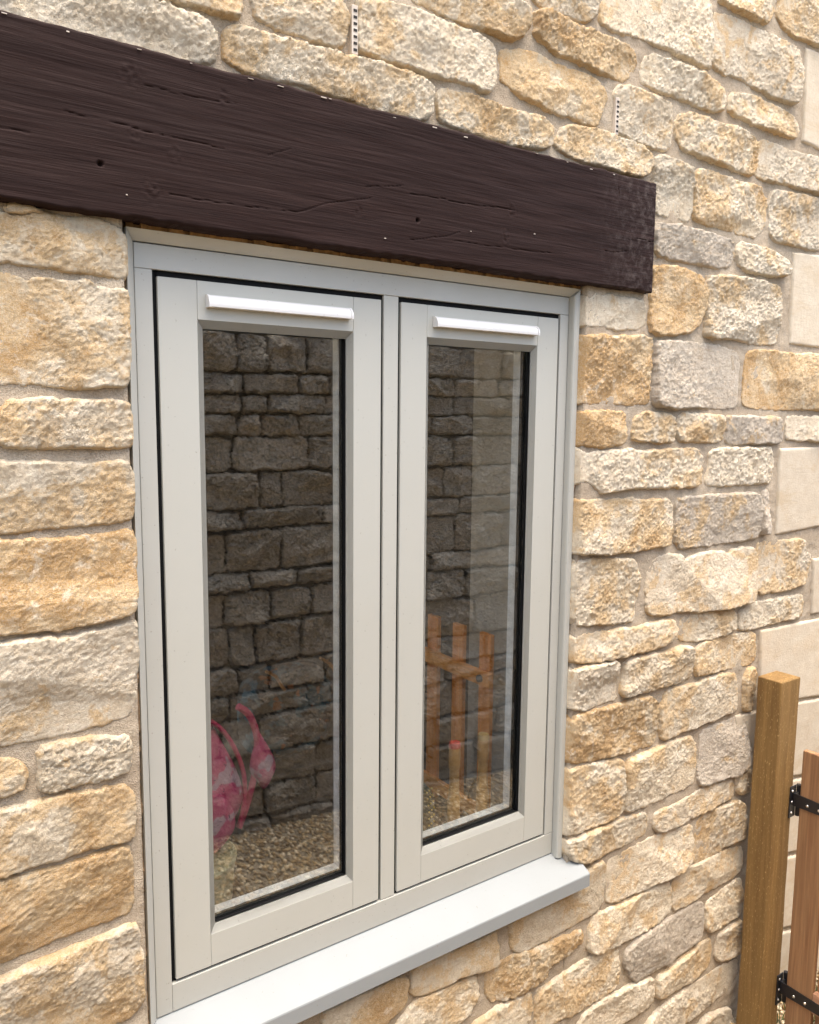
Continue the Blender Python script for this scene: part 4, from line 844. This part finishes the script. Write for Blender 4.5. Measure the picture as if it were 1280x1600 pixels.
# ------------------------------------------------------------------ gate post, gate, hinges
POST = m_wood('treated_post', (.30, .175, .055), (.185, .10, .030), 2, .8, .75, grain=.5, flecks=(.52, .36, .15))
def slab(x0, x1, y0, y1, z0, z1, seed, amp=.0012, nz=60, taper=None):
    m = MB(); t = bmesh.new(); bmesh.ops.create_cube(t, size=1.0)
    bmesh.ops.scale(t, vec=(x1-x0, y1-y0, z1-z0), verts=t.verts); bmesh.ops.translate(t, vec=((x0+x1)/2, (y0+y1)/2, (z0+z1)/2), verts=t.verts)
    bmesh.ops.bevel(t, geom=t.edges[:], offset=.0032, segments=2, affect='EDGES', profile=.5)
    long_ = [e for e in t.edges if abs(e.verts[0].co.z-e.verts[1].co.z) > (z1-z0)*.5]
    bmesh.ops.subdivide_edges(t, edges=long_, cuts=nz, use_grid_fill=True)
    P = np.array([v.co[:] for v in t.verts])
    dx = amp*n2(P[:, 2]+P[:, 0], P[:, 1], 6, seed); dy = amp*n2(P[:, 2]+P[:, 1], P[:, 0], 7, seed+1)
    for v, a, b in zip(t.verts, dx, dy): v.co.x += a; v.co.y += b
    m._add(t); return m
p = slab(1.848, 1.952, -.147, -.067, -1.02, .300, 3, .002).build('gate_post', POST, None, smooth=True, angle=14)
setp(p, 'square olive brown treated timber post against the wall, carrying the gate hinges', 'post')

gate = empty('timber_gate', (1.96, -.6, -.92)); setp(gate, 'reddish larch picket gate hung on the square post by black hinges', 'gate')
LARCH = m_wood('larch', (.42, .235, .108), (.235, .112, .050), 2, 1.1, .6, grain=.7, ring=(.30, .70))
LARCHH = m_wood('larch_rail', (.56, .32, .19), (.42, .21, .11), 1, .8, .65, grain=.5)
y = -.1725; k = 0
while y > -1.05:
    wv = .0835; zt = .070+(.012 if k else 0)*random.uniform(-1, 1)
    x0 = 1.950 if k == 0 else 1.972
    slab(x0, x0+.021, y-wv, y, -.935, zt, 20+k, .0012).build('stile' if k == 0 else 'picket', LARCH, gate, smooth=True, angle=14)
    y -= wv+(.003 if k == 0 else .045); k += 1
for z0, z1 in ((-.772, -.703), (-.175, -.075)):
    MB().box(1.9495, 1.9715, -1.07, -.2565, z0, z1, .003).build('rail', LARCHH, gate)
for zc in (-.0985, -.746):
    h = empty('hinge', (1.96, -.16, zc)); h.parent = gate; h.location = Vector((1.96, -.16, zc))-gate.location
    h['label'] = 'black iron strap hinge with pale screws'
    zl = zc-.010
    MB().box(1.933, 1.9665, -.1505, -.1475, zl-.052, zl+.052, .001).build('plate', IRON, h)
    MB().cyl((1.976, -.154, zl-.052), (1.976, -.154, zl+.052), .0075, n=14).build('knuckle', IRON, h, smooth=True, angle=40)
    m = MB(); t = bmesh.new()
    a = [(1.9455, -.158, zc+.0205), (1.9455, -.158, zc-.0205), (1.9455, -.50, zc-.011), (1.9455, -.50, zc+.011)]
    f = t.faces.new([t.verts.new(q) for q in a]); r = bmesh.ops.extrude_face_region(t, geom=[f])
    bmesh.ops.translate(t, vec=(.0035, 0, 0), verts=[q for q in r['geom'] if isinstance(q, bmesh.types.BMVert)]); m._add(t)
    m.box(1.9455, 1.978, -.1575, -.1530, zc-.02, zc+.02)
    m.build('strap', IRON, h)
    for dz in (-.036, 0, .036): MB().cyl((1.945, -.1506, zl+dz), (1.945, -.1527, zl+dz), .0042, .003, n=12).build('screw', STEEL, h)
    for yy in (-.20, -.237, -.33): MB().cyl((1.9454, yy, zc-.004), (1.9432, yy, zc-.004), .0046, .0034, n=12).build('screw', STEEL, h)

# grass growing at the foot of the gate
M = N('grass'); M.col(M.mix(M.ramp(M.noise(M.coord(rand=False), 30, 2), .3, .7), (.045, .085, .018), (.10, .14, .035))); M.rough(.6)
Vv, Ff = [], []
for k in range(900):
    x = rng.uniform(1.99, 2.35); y = rng.uniform(-.62, -.12); z = gr_z(x)-.005; a = rng.uniform(0, 6.28); L = rng.uniform(.03, .13); wd = .0022; bx, by = rng.normal(0, .025, 2)
    c, s = math.cos(a)*wd, math.sin(a)*wd; i0 = len(Vv)
    Vv += [(x-c, y-s, z), (x+c, y+s, z), (x+c*.7+bx*.4, y+s*.7+by*.4, z+L*.6), (x-c*.7+bx*.4, y-s*.7+by*.4, z+L*.6), (x+bx, y+by, z+L), (x+bx+.0004, y+by, z+L)]
    Ff += [(i0, i0+1, i0+2, i0+3), (i0+3, i0+2, i0+5, i0+4)]
g = link('grass', mesh_np('grass', Vv, Ff), M.m); setp(g, 'tuft of green grass behind the foot of the gate', 'grass', kind='stuff')
